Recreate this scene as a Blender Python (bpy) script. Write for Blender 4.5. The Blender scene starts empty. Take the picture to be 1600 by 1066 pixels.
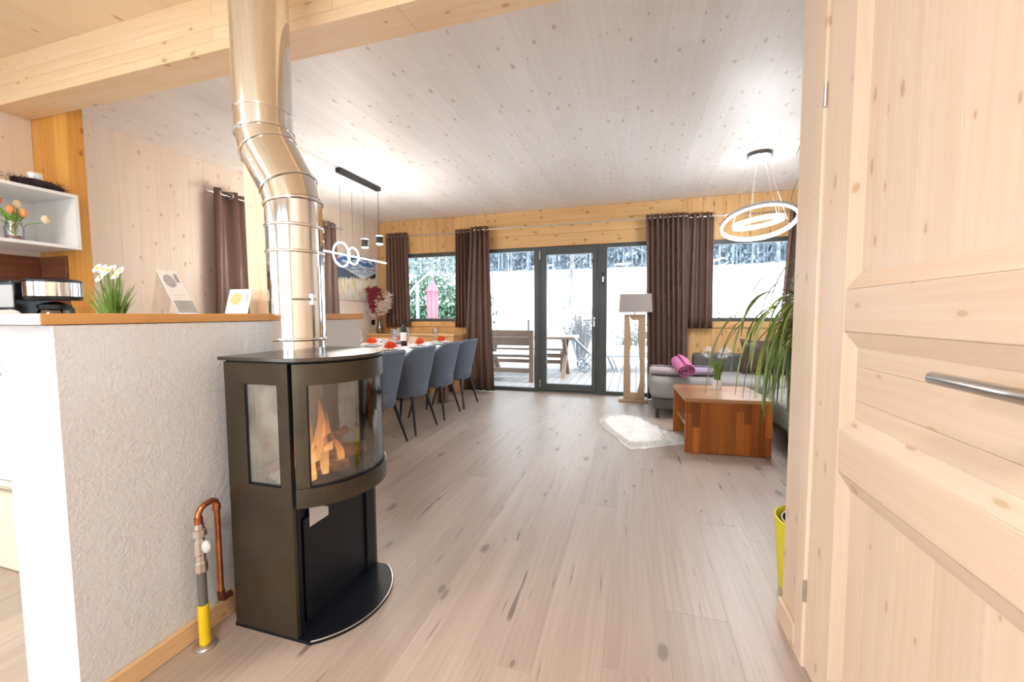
import bpy, bmesh, math, random
from mathutils import Vector, Matrix, noise as mnoise
random.seed(7)
S = bpy.context.scene
C = S.collection
PI = math.pi

# ------------------------------------------------------------------ camera
FOC, YAW, PITCH, ROLL, CAMZ = 640.87, 0.290445, 0.064476, -0.0053119, 1.10
_cy, _sy, _cp, _sp = math.cos(YAW), math.sin(YAW), math.cos(PITCH), math.sin(PITCH)
_f = Vector((-_sy*_cp, _cy*_cp, -_sp)); _r0 = Vector((_cy, _sy, 0)); _u0 = _r0.cross(_f)
_r = math.cos(ROLL)*_r0 + math.sin(ROLL)*_u0; _u = -math.sin(ROLL)*_r0 + math.cos(ROLL)*_u0
cd = bpy.data.cameras.new('camera'); cam = bpy.data.objects.new('camera', cd); C.objects.link(cam)
cd.sensor_width = 36; cd.lens = 36*FOC/1600; cd.clip_start = 0.02; cd.clip_end = 500
cam.matrix_world = Matrix(((_r.x, _u.x, -_f.x, 0), (_r.y, _u.y, -_f.y, 0), (_r.z, _u.z, -_f.z, CAMZ), (0, 0, 0, 1)))
S.camera = cam

# ------------------------------------------------------------------ world, sun, exposure
w = bpy.data.worlds.new('winter_sky'); S.world = w; w.use_nodes = True
bg = w.node_tree.nodes['Background']; bg.inputs[0].default_value = (0.80, 0.90, 1.0, 1); bg.inputs[1].default_value = 2.0
sl = bpy.data.lights.new('sun', 'SUN'); sl.energy = 2.0; sl.angle = 0.02; sl.color = (1, 0.93, 0.82)
so = bpy.data.objects.new('sun', sl); C.objects.link(so)
so.rotation_euler = Vector((-1.0, 0.05, -0.75)).to_track_quat('-Z', 'Y').to_euler()
vs = S.view_settings
vs.view_transform = 'Standard'; vs.look = 'None'; vs.gamma = 1; vs.use_curve_mapping = False
vs.exposure = 1.6

# ------------------------------------------------------------------ pixel -> point (photo is 1600 x 1066)
def ray(x, y): return _r*((x-800)/FOC) + _u*(-(y-533)/FOC) + _f
def atz(x, y, z): r = ray(x, y); return Vector((0, 0, CAMZ)) + r*((z-CAMZ)/r.z)
def atx(x, y, X): r = ray(x, y); return Vector((0, 0, CAMZ)) + r*(X/r.x)
def aty(x, y, Y): r = ray(x, y); return Vector((0, 0, CAMZ)) + r*(Y/r.y)

# ------------------------------------------------------------------ mesh builder
ORG = {}
class MB:
    def __init__(s): s.v = []; s.f = []
    def add(s, vs, fs):
        n = len(s.v); s.v += [Vector(v) for v in vs]; s.f += [tuple(i+n for i in f) for f in fs]; return s
    def box(s, x0, x1, y0, y1, z0, z1):
        return s.add([(x0,y0,z0),(x1,y0,z0),(x1,y1,z0),(x0,y1,z0),(x0,y0,z1),(x1,y0,z1),(x1,y1,z1),(x0,y1,z1)],
                     [(0,3,2,1),(4,5,6,7),(0,1,5,4),(1,2,6,5),(2,3,7,6),(3,0,4,7)])
    def rings(s, rings, cap0=True, cap1=True, closed=True):
        n = len(rings[0]); vs = [p for r in rings for p in r]; fs = []
        for i in range(len(rings)-1):
            for j in range(n if closed else n-1):
                a = i*n+j; b = i*n+(j+1) % n; fs.append((a, b, b+n, a+n))
        if cap0: fs.append(tuple(reversed(range(n))))
        if cap1: fs.append(tuple(range((len(rings)-1)*n, len(rings)*n)))
        return s.add(vs, fs)
    def tube(s, path, r, n=8, closed=False, caps=True, sq=1.0):
        path = [Vector(p) for p in path]; m = len(path); rs = r if isinstance(r, (list, tuple)) else [r]*m
        rings = []; up = None
        for i, p in enumerate(path):
            if closed: d = path[(i+1) % m]-path[i-1]
            else: d = path[min(i+1, m-1)]-path[max(i-1, 0)]
            d.normalize()
            if up is None:
                up = Vector((0,0,1)) if abs(d.z) < .9 else Vector((1,0,0))
            a = d.cross(up); a.normalize(); b = a.cross(d); up = b
            rings.append([p + a*(rs[i]*math.cos(2*PI*k/n)) + b*(rs[i]*sq*math.sin(2*PI*k/n)) for k in range(n)])
        if closed: rings.append(rings[0]); return s.rings(rings, False, False)
        return s.rings(rings, caps, caps)
    def lathe(s, prof, c=(0,0,0), n=24, caps=True):
        c = Vector(c)
        return s.rings([[c+Vector((r*math.cos(2*PI*k/n), r*math.sin(2*PI*k/n), z)) for k in range(n)] for r, z in prof], caps, caps)
    def prism(s, poly, z0, z1, f=lambda a, b, c: (a, b, c)):
        n = len(poly); return s.rings([[f(p[0], p[1], z0) for p in poly], [f(p[0], p[1], z1) for p in poly]])
    def sphere(s, c, rx, ry=None, rz=None, n=12, m=7):
        ry = ry or rx; rz = rz or rx; c = Vector(c)
        return s.rings([[c+Vector((rx*math.sin(PI*(i+.02)/(m+.04))*math.cos(2*PI*k/n), ry*math.sin(PI*(i+.02)/(m+.04))*math.sin(2*PI*k/n), -rz*math.cos(PI*(i+.02)/(m+.04)))) for k in range(n)] for i in range(m+1)])
    def leaf(s, path, ws, side):
        path = [Vector(p) for p in path]; sd = Vector(side).normalized(); n = len(path)
        vs = []
        for p, wd in zip(path, ws): vs += [p-sd*wd*.5, p+sd*wd*.5]
        return s.add(vs, [(2*i, 2*i+1, 2*i+3, 2*i+2) for i in range(n-1)])
    def grid(s, pts):
        n = len(pts[0]); return s.add([p for r in pts for p in r], [(i*n+j, i*n+j+1, (i+1)*n+j+1, (i+1)*n+j) for i in range(len(pts)-1) for j in range(n-1)])
    def xf(s, M): s.v = [M @ v for v in s.v]; return s
    def mesh(s, name, mat, off=Vector((0,0,0)), smooth=False, bev=0, seg=2, ang=35):
        me = bpy.data.meshes.new(name)
        me.from_pydata([tuple(v-off) for v in s.v], [], s.f)
        bm = bmesh.new(); bm.from_mesh(me)
        bmesh.ops.recalc_face_normals(bm, faces=bm.faces)
        if bev:
            ed = [e for e in bm.edges if len(e.link_faces) == 2 and e.calc_face_angle(0) > math.radians(ang)]
            bmesh.ops.bevel(bm, geom=ed, offset=bev, segments=seg, profile=.5, affect='EDGES', clamp_overlap=True)
        bm.to_mesh(me); bm.free()
        if smooth:
            me.polygons.foreach_set('use_smooth', [True]*len(me.polygons))
            try: me.set_sharp_from_angle(angle=math.radians(40 if smooth is True else smooth))
            except Exception: pass
        me.materials.append(mat); return me
    def build(s, name, mat, parent=None, loc=None, smooth=False, bev=0, seg=2, solid=0, sub=0):
        if parent is not None: off = ORG[parent.name]
        else: off = Vector(loc) if loc is not None else Vector((0,0,0))
        o = bpy.data.objects.new(name, s.mesh(name, mat, off, smooth, bev, seg)); C.objects.link(o)
        if parent is not None: o.parent = parent
        else: o.location = off
        ORG[o.name] = off
        if solid: md = o.modifiers.new('solid', 'SOLIDIFY'); md.thickness = solid; md.offset = 0
        if sub: md = o.modifiers.new('sub', 'SUBSURF'); md.levels = sub; md.render_levels = sub
        return o
def tag(o, label, cat=None, group=None, kind=None):
    o['label'] = label
    if cat: o['category'] = cat
    if group: o['group'] = group
    if kind: o['kind'] = kind
    return o
def thing(name, label, cat, loc, group=None, kind=None):
    o = bpy.data.objects.new(name, None); C.objects.link(o); o.location = loc; o.empty_display_size = .1
    ORG[o.name] = Vector(loc); return tag(o, label, cat, group, kind)
def copy_tree(o, loc, rz=0, label=None, scale=None):
    def cp(a, par):
        b = a.copy(); C.objects.link(b); ORG[b.name] = Vector(loc)
        if par: b.parent = par
        for ch in a.children: cp(ch, b)
        return b
    r = cp(o, None); r.location = loc; r.rotation_euler.z = rz
    if scale: r.scale = scale
    if label: r['label'] = label
    return r
def Rz(a, c=(0,0,0)): c = Vector(c); return Matrix.Translation(c) @ Matrix.Rotation(a, 4, 'Z') @ Matrix.Translation(-c)

# ------------------------------------------------------------------ materials
class NT:
    def __init__(s, name):
        s.m = bpy.data.materials.new(name); s.m.use_nodes = True; s.t = s.m.node_tree; s.n = s.t.nodes; s.l = s.t.links
        s.p = s.n['Principled BSDF']; s.out = s.n['Material Output']
    def new(s, t, **k):
        n = s.n.new(t)
        for a, b in k.items(): setattr(n, a, b)
        return n
    def set(s, sock, v):
        if hasattr(v, 'is_linked') or hasattr(v, 'links'): s.l.new(v, sock)
        else: sock.default_value = v
    def math(s, op, a, b=0.0, c=None, clamp=False):
        n = s.new('ShaderNodeMath', operation=op, use_clamp=clamp); s.set(n.inputs[0], a); s.set(n.inputs[1], b)
        if c is not None: s.set(n.inputs[2], c)
        return n.outputs[0]
    def mix(s, f, a, b, mode='MIX'):
        n = s.new('ShaderNodeMix', data_type='RGBA', blend_type=mode)
        s.set(n.inputs[0], f); s.set(n.inputs[6], a if hasattr(a, 'links') else (*a, 1)); s.set(n.inputs[7], b if hasattr(b, 'links') else (*b, 1))
        return n.outputs[2]
    def ramp(s, f, stops):
        n = s.new('ShaderNodeValToRGB'); e = n.color_ramp.elements
        while len(e) < len(stops): e.new(.5)
        for i, (p, c) in enumerate(stops): e[i].position = p; e[i].color = (*c, 1) if len(c) == 3 else c
        s.l.new(f, n.inputs[0]); return n.outputs[0]
    def mr(s, v, a, b, c, d):
        n = s.new('ShaderNodeMapRange', clamp=True); s.set(n.inputs[0], v)
        for i, x in enumerate((a, b, c, d)): n.inputs[i+1].default_value = x
        return n.outputs[0]
    def noise(s, vec, scale=5, detail=2, rough=.5, dim='3D'):
        n = s.new('ShaderNodeTexNoise', noise_dimensions=dim); n.inputs['Scale'].default_value = scale
        n.inputs['Detail'].default_value = detail; n.inputs['Roughness'].default_value = rough
        if vec is not None: s.l.new(vec, n.inputs['Vector'])
        return n.outputs[0]
    def obj(s): return s.new('ShaderNodeTexCoord').outputs['Object']
    def rnd(s): return s.new('ShaderNodeObjectInfo').outputs['Random']
    def comb(s, x, y, z=0.0):
        n = s.new('ShaderNodeCombineXYZ'); s.set(n.inputs[0], x); s.set(n.inputs[1], y); s.set(n.inputs[2], z); return n.outputs[0]
    def bump(s, h, st=.3, d=.01):
        n = s.new('ShaderNodeBump'); n.inputs['Strength'].default_value = st; n.inputs['Distance'].default_value = d
        s.l.new(h, n.inputs['Height']); s.l.new(n.outputs[0], s.p.inputs['Normal'])
    def base(s, col, rough=.5, metal=0.0, spec=.5):
        s.set(s.p.inputs['Base Color'], col if hasattr(col, 'links') else (*col, 1)); s.set(s.p.inputs['Roughness'], rough)
        s.set(s.p.inputs['Metallic'], metal); s.p.inputs['Specular IOR Level'].default_value = spec; return s.m

def plain(name, col, rough=.5, metal=0.0, spec=.5, var=0.0, vs=20, bump=0.0, bs=60, bd=.004):
    t = NT(name); c = col
    if var:
        n = t.noise(t.obj(), vs, 4); c = t.mix(t.mr(n, .3, .7, 0, 1), tuple(x*(1-var) for x in col), tuple(min(1, x*(1+var)) for x in col))
    if bump: t.bump(t.noise(t.obj(), bs, 3), bump, bd)
    return t.base(c, rough, metal, spec)

def wood(name, axis, light, dark, knot, kscale=(3.0, 6.5), kcut=.55, krad=.075, rough=.45, tone=.10, spec=.35, streak=55, crack=0.0, kmix=.85):
    t = NT(name); sep = t.new('ShaderNodeSeparateXYZ'); t.l.new(t.obj(), sep.inputs[0]); o = list(sep.outputs)
    r = t.rnd(); i = 'XYZ'.index(axis); others = [o[k] for k in range(3) if k != i]
    u = t.math('ADD', o[i], t.math('MULTIPLY', r, 37.3)); v = t.math('ADD', t.math('ADD', others[0], others[1]), t.math('MULTIPLY', r, 91.7))
    warp = t.noise(t.comb(t.math('MULTIPLY', u, 1.4), t.math('MULTIPLY', v, 4.0)), 1.0, 2)
    v2 = t.math('ADD', v, t.math('MULTIPLY', warp, .05))
    g1 = t.noise(t.comb(t.math('MULTIPLY', u, 1.6), t.math('MULTIPLY', v2, streak)), 1.0, 4, .6)
    g2 = t.noise(t.comb(t.math('MULTIPLY', u, .7), t.math('MULTIPLY', v2, 9.0)), 1.0, 3)
    col = t.mix(t.mr(t.math('ADD', t.math('MULTIPLY', g1, .6), t.math('MULTIPLY', g2, .5)), .38, .72, 0, 1), light, dark)
    tn = t.mr(r, 0, 1, 1-tone, 1+tone*.4)
    col = t.mix(1.0, col, t.comb(tn, tn, tn), 'MULTIPLY')
    vo = t.new('ShaderNodeTexVoronoi', voronoi_dimensions='2D', feature='F1'); vo.inputs['Scale'].default_value = 1
    wob = t.noise(t.comb(t.math('MULTIPLY', u, 26), t.math('MULTIPLY', v, 26)), 1.0, 2)
    t.l.new(t.comb(t.math('ADD', t.math('MULTIPLY', u, kscale[0]), t.math('MULTIPLY', wob, .07)), t.math('ADD', t.math('MULTIPLY', v, kscale[1]), t.math('MULTIPLY', wob, .05))), vo.inputs['Vector'])
    cs = t.new('ShaderNodeSeparateXYZ'); t.l.new(vo.outputs['Color'], cs.inputs[0])
    rad = t.math('MULTIPLY', t.math('ADD', cs.outputs[1], .35), krad)
    k = t.math('SUBTRACT', 1.0, t.math('DIVIDE', vo.outputs['Distance'], rad), clamp=True)
    on = t.math('GREATER_THAN', cs.outputs[0], kcut)
    km = t.math('MULTIPLY', t.mr(k, 0, .45, 0, kmix), on)
    col = t.mix(km, col, knot)
    halo = t.math('MULTIPLY', t.mr(t.math('DIVIDE', vo.outputs['Distance'], rad), 1.0, 2.6, .35, 0), on)
    col = t.mix(halo, col, dark)
    if crack:
        cr = t.noise(t.comb(t.math('MULTIPLY', u, 2.2), t.math('MULTIPLY', v2, 34)), 1.0, 2)
        col = t.mix(t.mr(cr, crack, crack+.05, 0, .7), col, knot)
    t.bump(g1, .12, .003)
    return t.base(col, rough, 0, spec)

W_CEIL = wood('pine_whitewashed_ceiling', 'Y', (.87,.845,.82), (.81,.755,.71), (.40,.27,.19), kscale=(4, 9), kcut=.25, krad=.09, tone=.04)
W_CEILN = wood('pine_warm_lit_ceiling', 'Y', (.86,.70,.50), (.81,.61,.38), (.40,.22,.09), tone=.06)  # near ceiling boards, with warm light put into their colour
W_LEFT = wood('pine_wall_boards', 'Z', (.80,.71,.62), (.76,.62,.49), (.38,.22,.12), kscale=(4.5, 9), kcut=.3, krad=.085, tone=.05)
W_FARV = wood('pine_orange_boards', 'Z', (.78,.50,.24), (.68,.37,.13), (.16,.055,.015), kscale=(4, 8), kcut=.3, krad=.10, tone=.08)  # natural pine, orange deepened by backlit shade put into the colour
W_FARH = wood('pine_orange_header', 'X', (.80,.52,.25), (.70,.39,.14), (.16,.055,.015), kscale=(4.5, 9), kcut=.25, krad=.12, tone=.08)  # header pine, its orange also carries the backlit shade
W_BEAM = wood('glulam_beam', 'X', (.84,.66,.46), (.78,.54,.30), (.36,.18,.06), kscale=(5, 9), kcut=.45, krad=.09, tone=.04)
W_POST = wood('pine_post_shaded', 'Z', (.74,.38,.09), (.62,.24,.03), (.20,.05,.01), kscale=(5, 8), kcut=.3, krad=.10, tone=.12)  # deep orange stands for the shade on the camera-facing pier
W_POSTL = wood('pine_post_light', 'Z', (.84,.66,.48), (.78,.56,.36), (.40,.22,.09), kcut=.6, tone=.05)
W_DZ = wood('pine_door_upright', 'Z', (.77,.62,.49), (.71,.53,.38), (.44,.24,.11), kscale=(5, 11), kcut=.45, krad=.085, tone=.04, streak=70)
W_DY = wood('pine_door_crosswise', 'Y', (.77,.61,.48), (.71,.52,.37), (.48,.28,.14), kscale=(5, 11), kcut=.55, krad=.085, tone=.04, streak=70)
W_FLOOR = wood('oak_floor_plank', 'Y', (.47,.38,.32), (.37,.285,.23), (.09,.065,.055), kscale=(2.2, 5), kcut=.62, krad=.10, rough=.40, tone=.13, spec=.5, streak=70, crack=.675, kmix=.8)
W_BASE = wood('pine_skirting', 'Y', (.76,.52,.30), (.66,.40,.19), (.30,.12,.04), kcut=.5, kscale=(5, 8))
W_BOARD = wood('oiled_counter_board', 'Y', (.66,.34,.12), (.56,.26,.07), (.35,.14,.04), kcut=.9)
W_BLOCK = wood('acacia_block', 'Z', (.46,.145,.027), (.28,.066,.010), (.25,.07,.01), kcut=.95, tone=.45, rough=.35)
W_BLOCKT = wood('acacia_top', 'X', (.52,.27,.12), (.40,.17,.06), (.25,.07,.01), kcut=.95, tone=.3, rough=.22, spec=.7)
W_BLOCKT.node_tree.nodes['Principled BSDF'].inputs['Coat Weight'].default_value = .8; W_BLOCKT.node_tree.nodes['Principled BSDF'].inputs['Coat Roughness'].default_value = .28
W_TABLE = wood('oak_table', 'Y', (.60,.38,.20), (.45,.25,.11), (.25,.12,.05), kcut=.8)
W_LEG = wood('walnut_leg', 'Z', (.22,.085,.035), (.13,.045,.015), (.06,.02,.01), kcut=.9)
W_LAMP = wood('driftwood', 'Z', (.52,.35,.21), (.40,.25,.14), (.24,.12,.06), kcut=.6, kscale=(6, 9))
W_DARK = wood('dark_backsplash', 'Y', (.27,.10,.045), (.12,.04,.02), (.05,.015,.01), kcut=.8, streak=40)
W_DARKX = wood('dark_backsplash_cross', 'X', (.27,.10,.045), (.12,.04,.02), (.05,.015,.01), kcut=.8, streak=40)
W_OUT = wood('weathered_deck', 'Y', (.27,.25,.245), (.20,.18,.175), (.12,.10,.09), kcut=.8)
W_OUTX = wood('weathered_bench', 'X', (.24,.16,.115), (.17,.11,.08), (.1,.06,.04), kcut=.7)
def plaster():
    t = NT('roughcast_plaster'); n = t.noise(t.obj(), 120, 4, .6); n2 = t.noise(t.obj(), 45, 2)
    t.bump(t.math('ADD', n, n2), .5, .006)
    return t.base(t.mix(t.mr(n, .3, .7, 0, 1), (.655,.65,.665), (.715,.71,.725)), .9, 0, .2)
PLASTER = plaster()
WHITE = plain('white_lacquer', (.80,.79,.77), .35)
WHITEP = plain('white_paint', (.78,.78,.76), .7)
CREAMP = plain('cream_drawer', (.74,.72,.60), .4)
ANTH = plain('anthracite_frame', (.065,.072,.069), .42, 0, .5)
BLACK = plain('black_plastic', (.012,.012,.013), .3)
BLKMET = plain('black_metal', (.02,.02,.021), .4, .3)
STEEL = plain('brushed_steel', (.62,.60,.58), .28, 1)
CHROME = plain('polished_flue_steel', (.80,.78,.75), .09, 1)
CHROME2 = plain('flue_seam_steel', (.88,.87,.85), .16, 1)
STOVE = plain('stove_bronze_steel', (.070,.054,.034), .34, .6, .5, var=.2, vs=6)
STOVEB = plain('stove_black_steel', (.004,.005,.009), .42, 0, .3)
COPPER = plain('copper', (.55,.21,.095), .28, 1, var=.2, vs=30)
BRASSY = plain('nickel_valve', (.62,.58,.50), .3, 1)
YELLOW = plain('yellow_gas_pipe', (.80,.55,.01), .4)
GREYP = plain('grey_pipe', (.13,.12,.105), .5)
CURT = NT('brown_curtain')
_n = CURT.noise(CURT.obj(), 220, 2); CURT.bump(_n, .15, .002)
CURT = CURT.base(CURT.mix(_n, (.125,.066,.045), (.16,.09,.065)), .48, 0, .6)
def fabric(name, a, b, sc=260, rough=.9):
    t = NT(name); n = t.noise(t.obj(), sc, 3, .7); t.bump(n, .35, .003)
    return t.base(t.mix(t.mr(n, .35, .65, 0, 1), a, b), rough, 0, .25)
F_CHAIR = fabric('grey_blue_weave', (.10,.13,.18), (.17,.205,.265))
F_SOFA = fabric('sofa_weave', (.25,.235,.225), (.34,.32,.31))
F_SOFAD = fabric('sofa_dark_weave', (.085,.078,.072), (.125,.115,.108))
F_SHADE = fabric('linen_shade', (.34,.295,.28), (.39,.34,.32), 400)
LEATHER = plain('brown_leather', (.062,.026,.016), .42, 0, .45, var=.25, vs=9, bump=.3, bs=90)
TOWELP = fabric('pink_towel', (.50,.13,.29), (.60,.20,.38), 300)
TOWELL = fabric('lilac_towel', (.36,.27,.38), (.46,.36,.48), 300)
TOWELG = fabric('pale_grey_towel', (.40,.33,.35), (.52,.45,.47), 300)
FUR = plain('white_fleece', (.88,.86,.84), .95, 0, .1, var=.06, vs=12)
PORC = plain('white_porcelain', (.80,.79,.78), .2)
NAPKIN = plain('coral_napkin', (.78,.10,.035), .7)
def glassm(name, tint=(1,1,1), refl=.06, rough=0.0):
    t = NT(name); tr = t.new('ShaderNodeBsdfTransparent'); tr.inputs[0].default_value = (*tint, 1)
    gl = t.new('ShaderNodeBsdfGlossy'); gl.inputs['Roughness'].default_value = rough
    lw = t.new('ShaderNodeLayerWeight'); lw.inputs[0].default_value = .25
    mx = t.new('ShaderNodeMixShader'); t.l.new(t.math('ADD', t.math('MULTIPLY', lw.outputs['Fresnel'], .6), refl, clamp=True), mx.inputs[0])
    t.l.new(tr.outputs[0], mx.inputs[1]); t.l.new(gl.outputs[0], mx.inputs[2]); t.l.new(mx.outputs[0], t.out.inputs[0]); return t.m
GLASS = glassm('window_glass', (.97,.99,.99), .015)
SGLASS = glassm('stove_glass', (.80,.80,.78), .10)
TGLASS = glassm('drinking_glass', (.96,.97,.98), .14)
ACRYL = glassm('clear_acrylic', (.94,.95,.95), .05)
def emis(name, col, st):
    t = NT(name); t.p.inputs['Base Color'].default_value = (*col, 1); t.p.inputs['Emission Color'].default_value = (*col, 1); t.p.inputs['Emission Strength'].default_value = st; return t.m
LEDC = emis('cool_led', (.90,.95,1), 48)
LEDW = emis('warm_led', (1,.92,.83), 55)
LAMPE = emis('fill_lamp_glow', (1,.93,.84), 14)  # diffuser glow of the added ceiling fill lamps

# ================================================================== SETTING
XL, XK, YF, XR, ZC, XD, YB = -3.88, -3.56, 5.66, 2.5, 2.545, 0.521, -3.0
def struct(o, label=None): o['kind'] = 'structure'; 
BCACHE = {}
def board(name, parent, mat, x0, x1, y0, y1, z0, z1, bev=.002):
    d = (round(x1-x0, 3), round(y1-y0, 3), round(z1-z0, 3)); key = (d, mat.name, bev)
    if key not in BCACHE: BCACHE[key] = MB().box(-d[0]/2, d[0]/2, -d[1]/2, d[1]/2, -d[2]/2, d[2]/2).mesh(name, mat, bev=bev, seg=1)
    o = bpy.data.objects.new(name, BCACHE[key]); C.objects.link(o); o.parent = parent
    o.location = Vector(((x0+x1)/2, (y0+y1)/2, (z0+z1)/2)) - ORG[parent.name]; ORG[o.name] = ORG[parent.name]; return o
def lay(parent, mat, plane, face, th, g0, g1, c0, c1, width, grain, holes=(), lens=None, name='board', start=None, gap=.0012, bev=.002):
    """boards on a plane ('X','Y','Z' = const); grain axis runs g0..g1, rows step c0..c1; th signed thickness behind the face"""
    edges = {c0, c1}; c = c0 if start is None else start
    while c < c1-.02:
        if c > c0+.02: edges.add(round(c, 4))
        c += width
    for h in holes: edges |= {e for e in h[2:] if c0 < e < c1}
    edges = sorted(edges); ed = [edges[0]]
    hard = {e for h in holes for e in h[2:]} | {c0, c1}
    for e in edges[1:]:
        if e-ed[-1] < .035:
            if e in hard and ed[-1] not in hard: ed[-1] = e
            elif e not in hard: continue
            else: ed.append(e)
        else: ed.append(e)
    a, b = min(face, face+th), max(face, face+th)
    for i in range(len(ed)-1):
        r0, r1 = ed[i]+gap, ed[i+1]-gap; m = (r0+r1)/2
        cuts = sorted([(h[0], h[1]) for h in holes if h[2] < m < h[3]]); segs = []; p = g0
        for q0, q1 in cuts:
            if q0-p > .02: segs.append((p, q0))
            p = max(p, q1)
        if g1-p > .02: segs.append((p, g1))
        for s0, s1 in segs:
            parts = []
            if lens:
                q = s0 - random.random()*lens
                while q < s1:
                    p0, p1 = max(q, s0), min(q+lens, s1)
                    if p1-p0 > .08: parts.append((p0, p1))
                    elif parts: parts[-1] = (parts[-1][0], p1)
                    q += lens
                if parts: parts[0] = (s0, parts[0][1])
            else: parts = [(s0, s1)]
            for p0, p1 in parts:
                p0 += gap*.6; p1 -= gap*.6
                d = {plane: (a, b), grain: (p0, p1)}
                k = [q for q in 'XYZ' if q not in d][0]; d[k] = (r0, r1)
                board(name, parent, mat, *d['X'], *d['Y'], *d['Z'], bev)
def slab(name, boxes, mat):
    m = MB()
    for b in boxes: m.box(*b)
    o = m.build(name, mat); o['kind'] = 'structure'; return o

UNDER = plain('dark_joint', (.10,.065,.04), .9)
UNDERL = plain('pale_joint', (.42,.33,.25), .9)
# floor
fl = slab('floor', [(XL-.1, XR+.1, YB, YF+.15, -.06, -.013)], plain('floor_joint', (.22,.16,.12), .9))
lay(fl, W_FLOOR, 'Z', 0, -.013, YB, YF+.02, XL, XR, .209, 'Y', lens=1.75, name='plank', start=.125-.209*20, gap=.0002, bev=.0008)
# ceiling
ce = slab('ceiling', [(XL-.1, XR+.1, YB, YF+.15, ZC+.014, ZC+.06)], UNDERL)
lay(ce, W_CEIL, 'Z', ZC, .014, 1.60, YF, XL, XR, .155, 'Y', lens=2.6, gap=.0002, bev=.0007)
lay(ce, W_CEILN, 'Z', ZC, .014, YB, 1.60, XL, XR, .155, 'Y', gap=.0002, bev=.0007)
# left dining wall
WL = (1.00, 2.05, 3.42, 4.32)          # z0 z1 y0 y1 of the window behind the flue
wl = slab('wall_left', [(XL-.14, XL-.014, 1.72, WL[2], -.05, ZC+.05), (XL-.14, XL-.014, WL[3], YF+.15, -.05, ZC+.05), (XL-.14, XL-.014, WL[2], WL[3], -.05, WL[0]), (XL-.14, XL-.014, WL[2], WL[3], WL[1], ZC+.05)], UNDERL)
lay(wl, W_LEFT, 'X', XL, -.014, 0, ZC, 1.72, YF, .135, 'Z', holes=[WL], gap=.0002, bev=.0006)
# kitchen wall with an unseen window added beside the camera for fill daylight
KW = (1.0, 2.15, -2.4, 0.55)
wk = slab('wall_kitchen', [(XK-.14, XK-.014, YB, KW[2], -.05, ZC+.05), (XK-.14, XK-.014, KW[3], 1.66, -.05, ZC+.05), (XK-.14, XK-.014, KW[2], KW[3], -.05, KW[0]), (XK-.14, XK-.014, KW[2], KW[3], KW[1], ZC+.05), (XL-.14, -3.562, 1.66, 1.72, -.05, ZC+.05)], UNDERL)
lay(wk, W_LEFT, 'X', XK, -.014, 0, ZC, YB, 1.643, .135, 'Z', holes=[KW], gap=.0002, bev=.0006)
# far wall
W1 = (-3.56, -2.34, 1.0, 2.035); DD = (-2.25, 0.36, 0.0, 2.035); W4 = (0.62, 2.12, 1.0, 2.01)
yb0, yb1 = YF+.015, YF+.16
def cols(z0, z1, hs):
    out = []; x = XL-.1
    for h in hs: out.append((x, h[0], yb0, yb1, z0, z1)); x = h[1]
    out.append((x, XR+.1, yb0, yb1, z0, z1)); return out
wf = slab('wall_far', cols(2.035, ZC+.05, []) + cols(1.0, 2.035, [W1, DD, W4]) + cols(-.05, 1.0, [DD]) + [(W4[0], W4[1], yb0, yb1, 2.01, 2.036)], UNDER)
hv = [(h[2], h[3], h[0], h[1]) for h in (W1, DD, W4)]
XH0, XH1 = -2.245, .56
hv2 = hv + [(2.034, ZC, XH0, XH1)]
lay(wf, W_FARV, 'Y', YF, .015, .0, ZC, XL, XR, .13, 'Z', holes=hv2, gap=.0008)
lay(wf, W_FARH, 'Y', YF-.012, .027, XH0, XH1, 2.036, ZC, .17, 'X', name='header_board', gap=.0008)
for h in (W1, W4): board('sill_board', wf, W_FARH, h[0]-.1, h[1]+.1, YF-.02, YF, .925, 1.0)
# right living wall, partition, hall wall with the pine door, back wall
slab('wall_right', [(XR, XR+.12, 1.5, YF+.15, -.05, ZC+.05)], W_LEFT)
slab('wall_partition', [(XD+.11, XR, 1.52, 1.63, 0, ZC)], W_LEFT)
DY0, DY1, DZ = .555, 1.412, 2.12
wh = slab('wall_hall', [(XD+.014, XD+.11, YB, DY0-.06, 0, ZC), (XD+.014, XD+.11, DY1+.06, 1.63, 0, ZC), (XD+.014, XD+.11, DY0-.06, DY1+.06, DZ+.06, ZC)], W_LEFT)
lay(wh, W_DZ, 'X', XD, .014, 0, ZC, DY1+.06, 1.63, .16, 'Z', gap=.0008)
lay(wh, W_DZ, 'X', XD, .014, 0, ZC, YB, DY0-.06, .16, 'Z', gap=.0008)
BW = [(-3.3, -1.6), (-1.45, .35)]  # openings added behind the camera to let in fill daylight
bb = []; x = XL-.1
for a, b in BW: bb.append((x, a, YB-.12, YB, -.05, ZC+.05)); bb += [(a, b, YB-.12, YB, -.05, .1), (a, b, YB-.12, YB, 2.45, ZC+.05)]; x = b
bb.append((x, XD+.2, YB-.12, YB, -.05, ZC+.05))
slab('wall_back', bb, W_LEFT)
tb = MB().box(XD-.014, XD, DY1+.065, 1.628, 0, .085).build('baseboard_hall', W_DY, bev=.003); tb['kind'] = 'structure'

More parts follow.
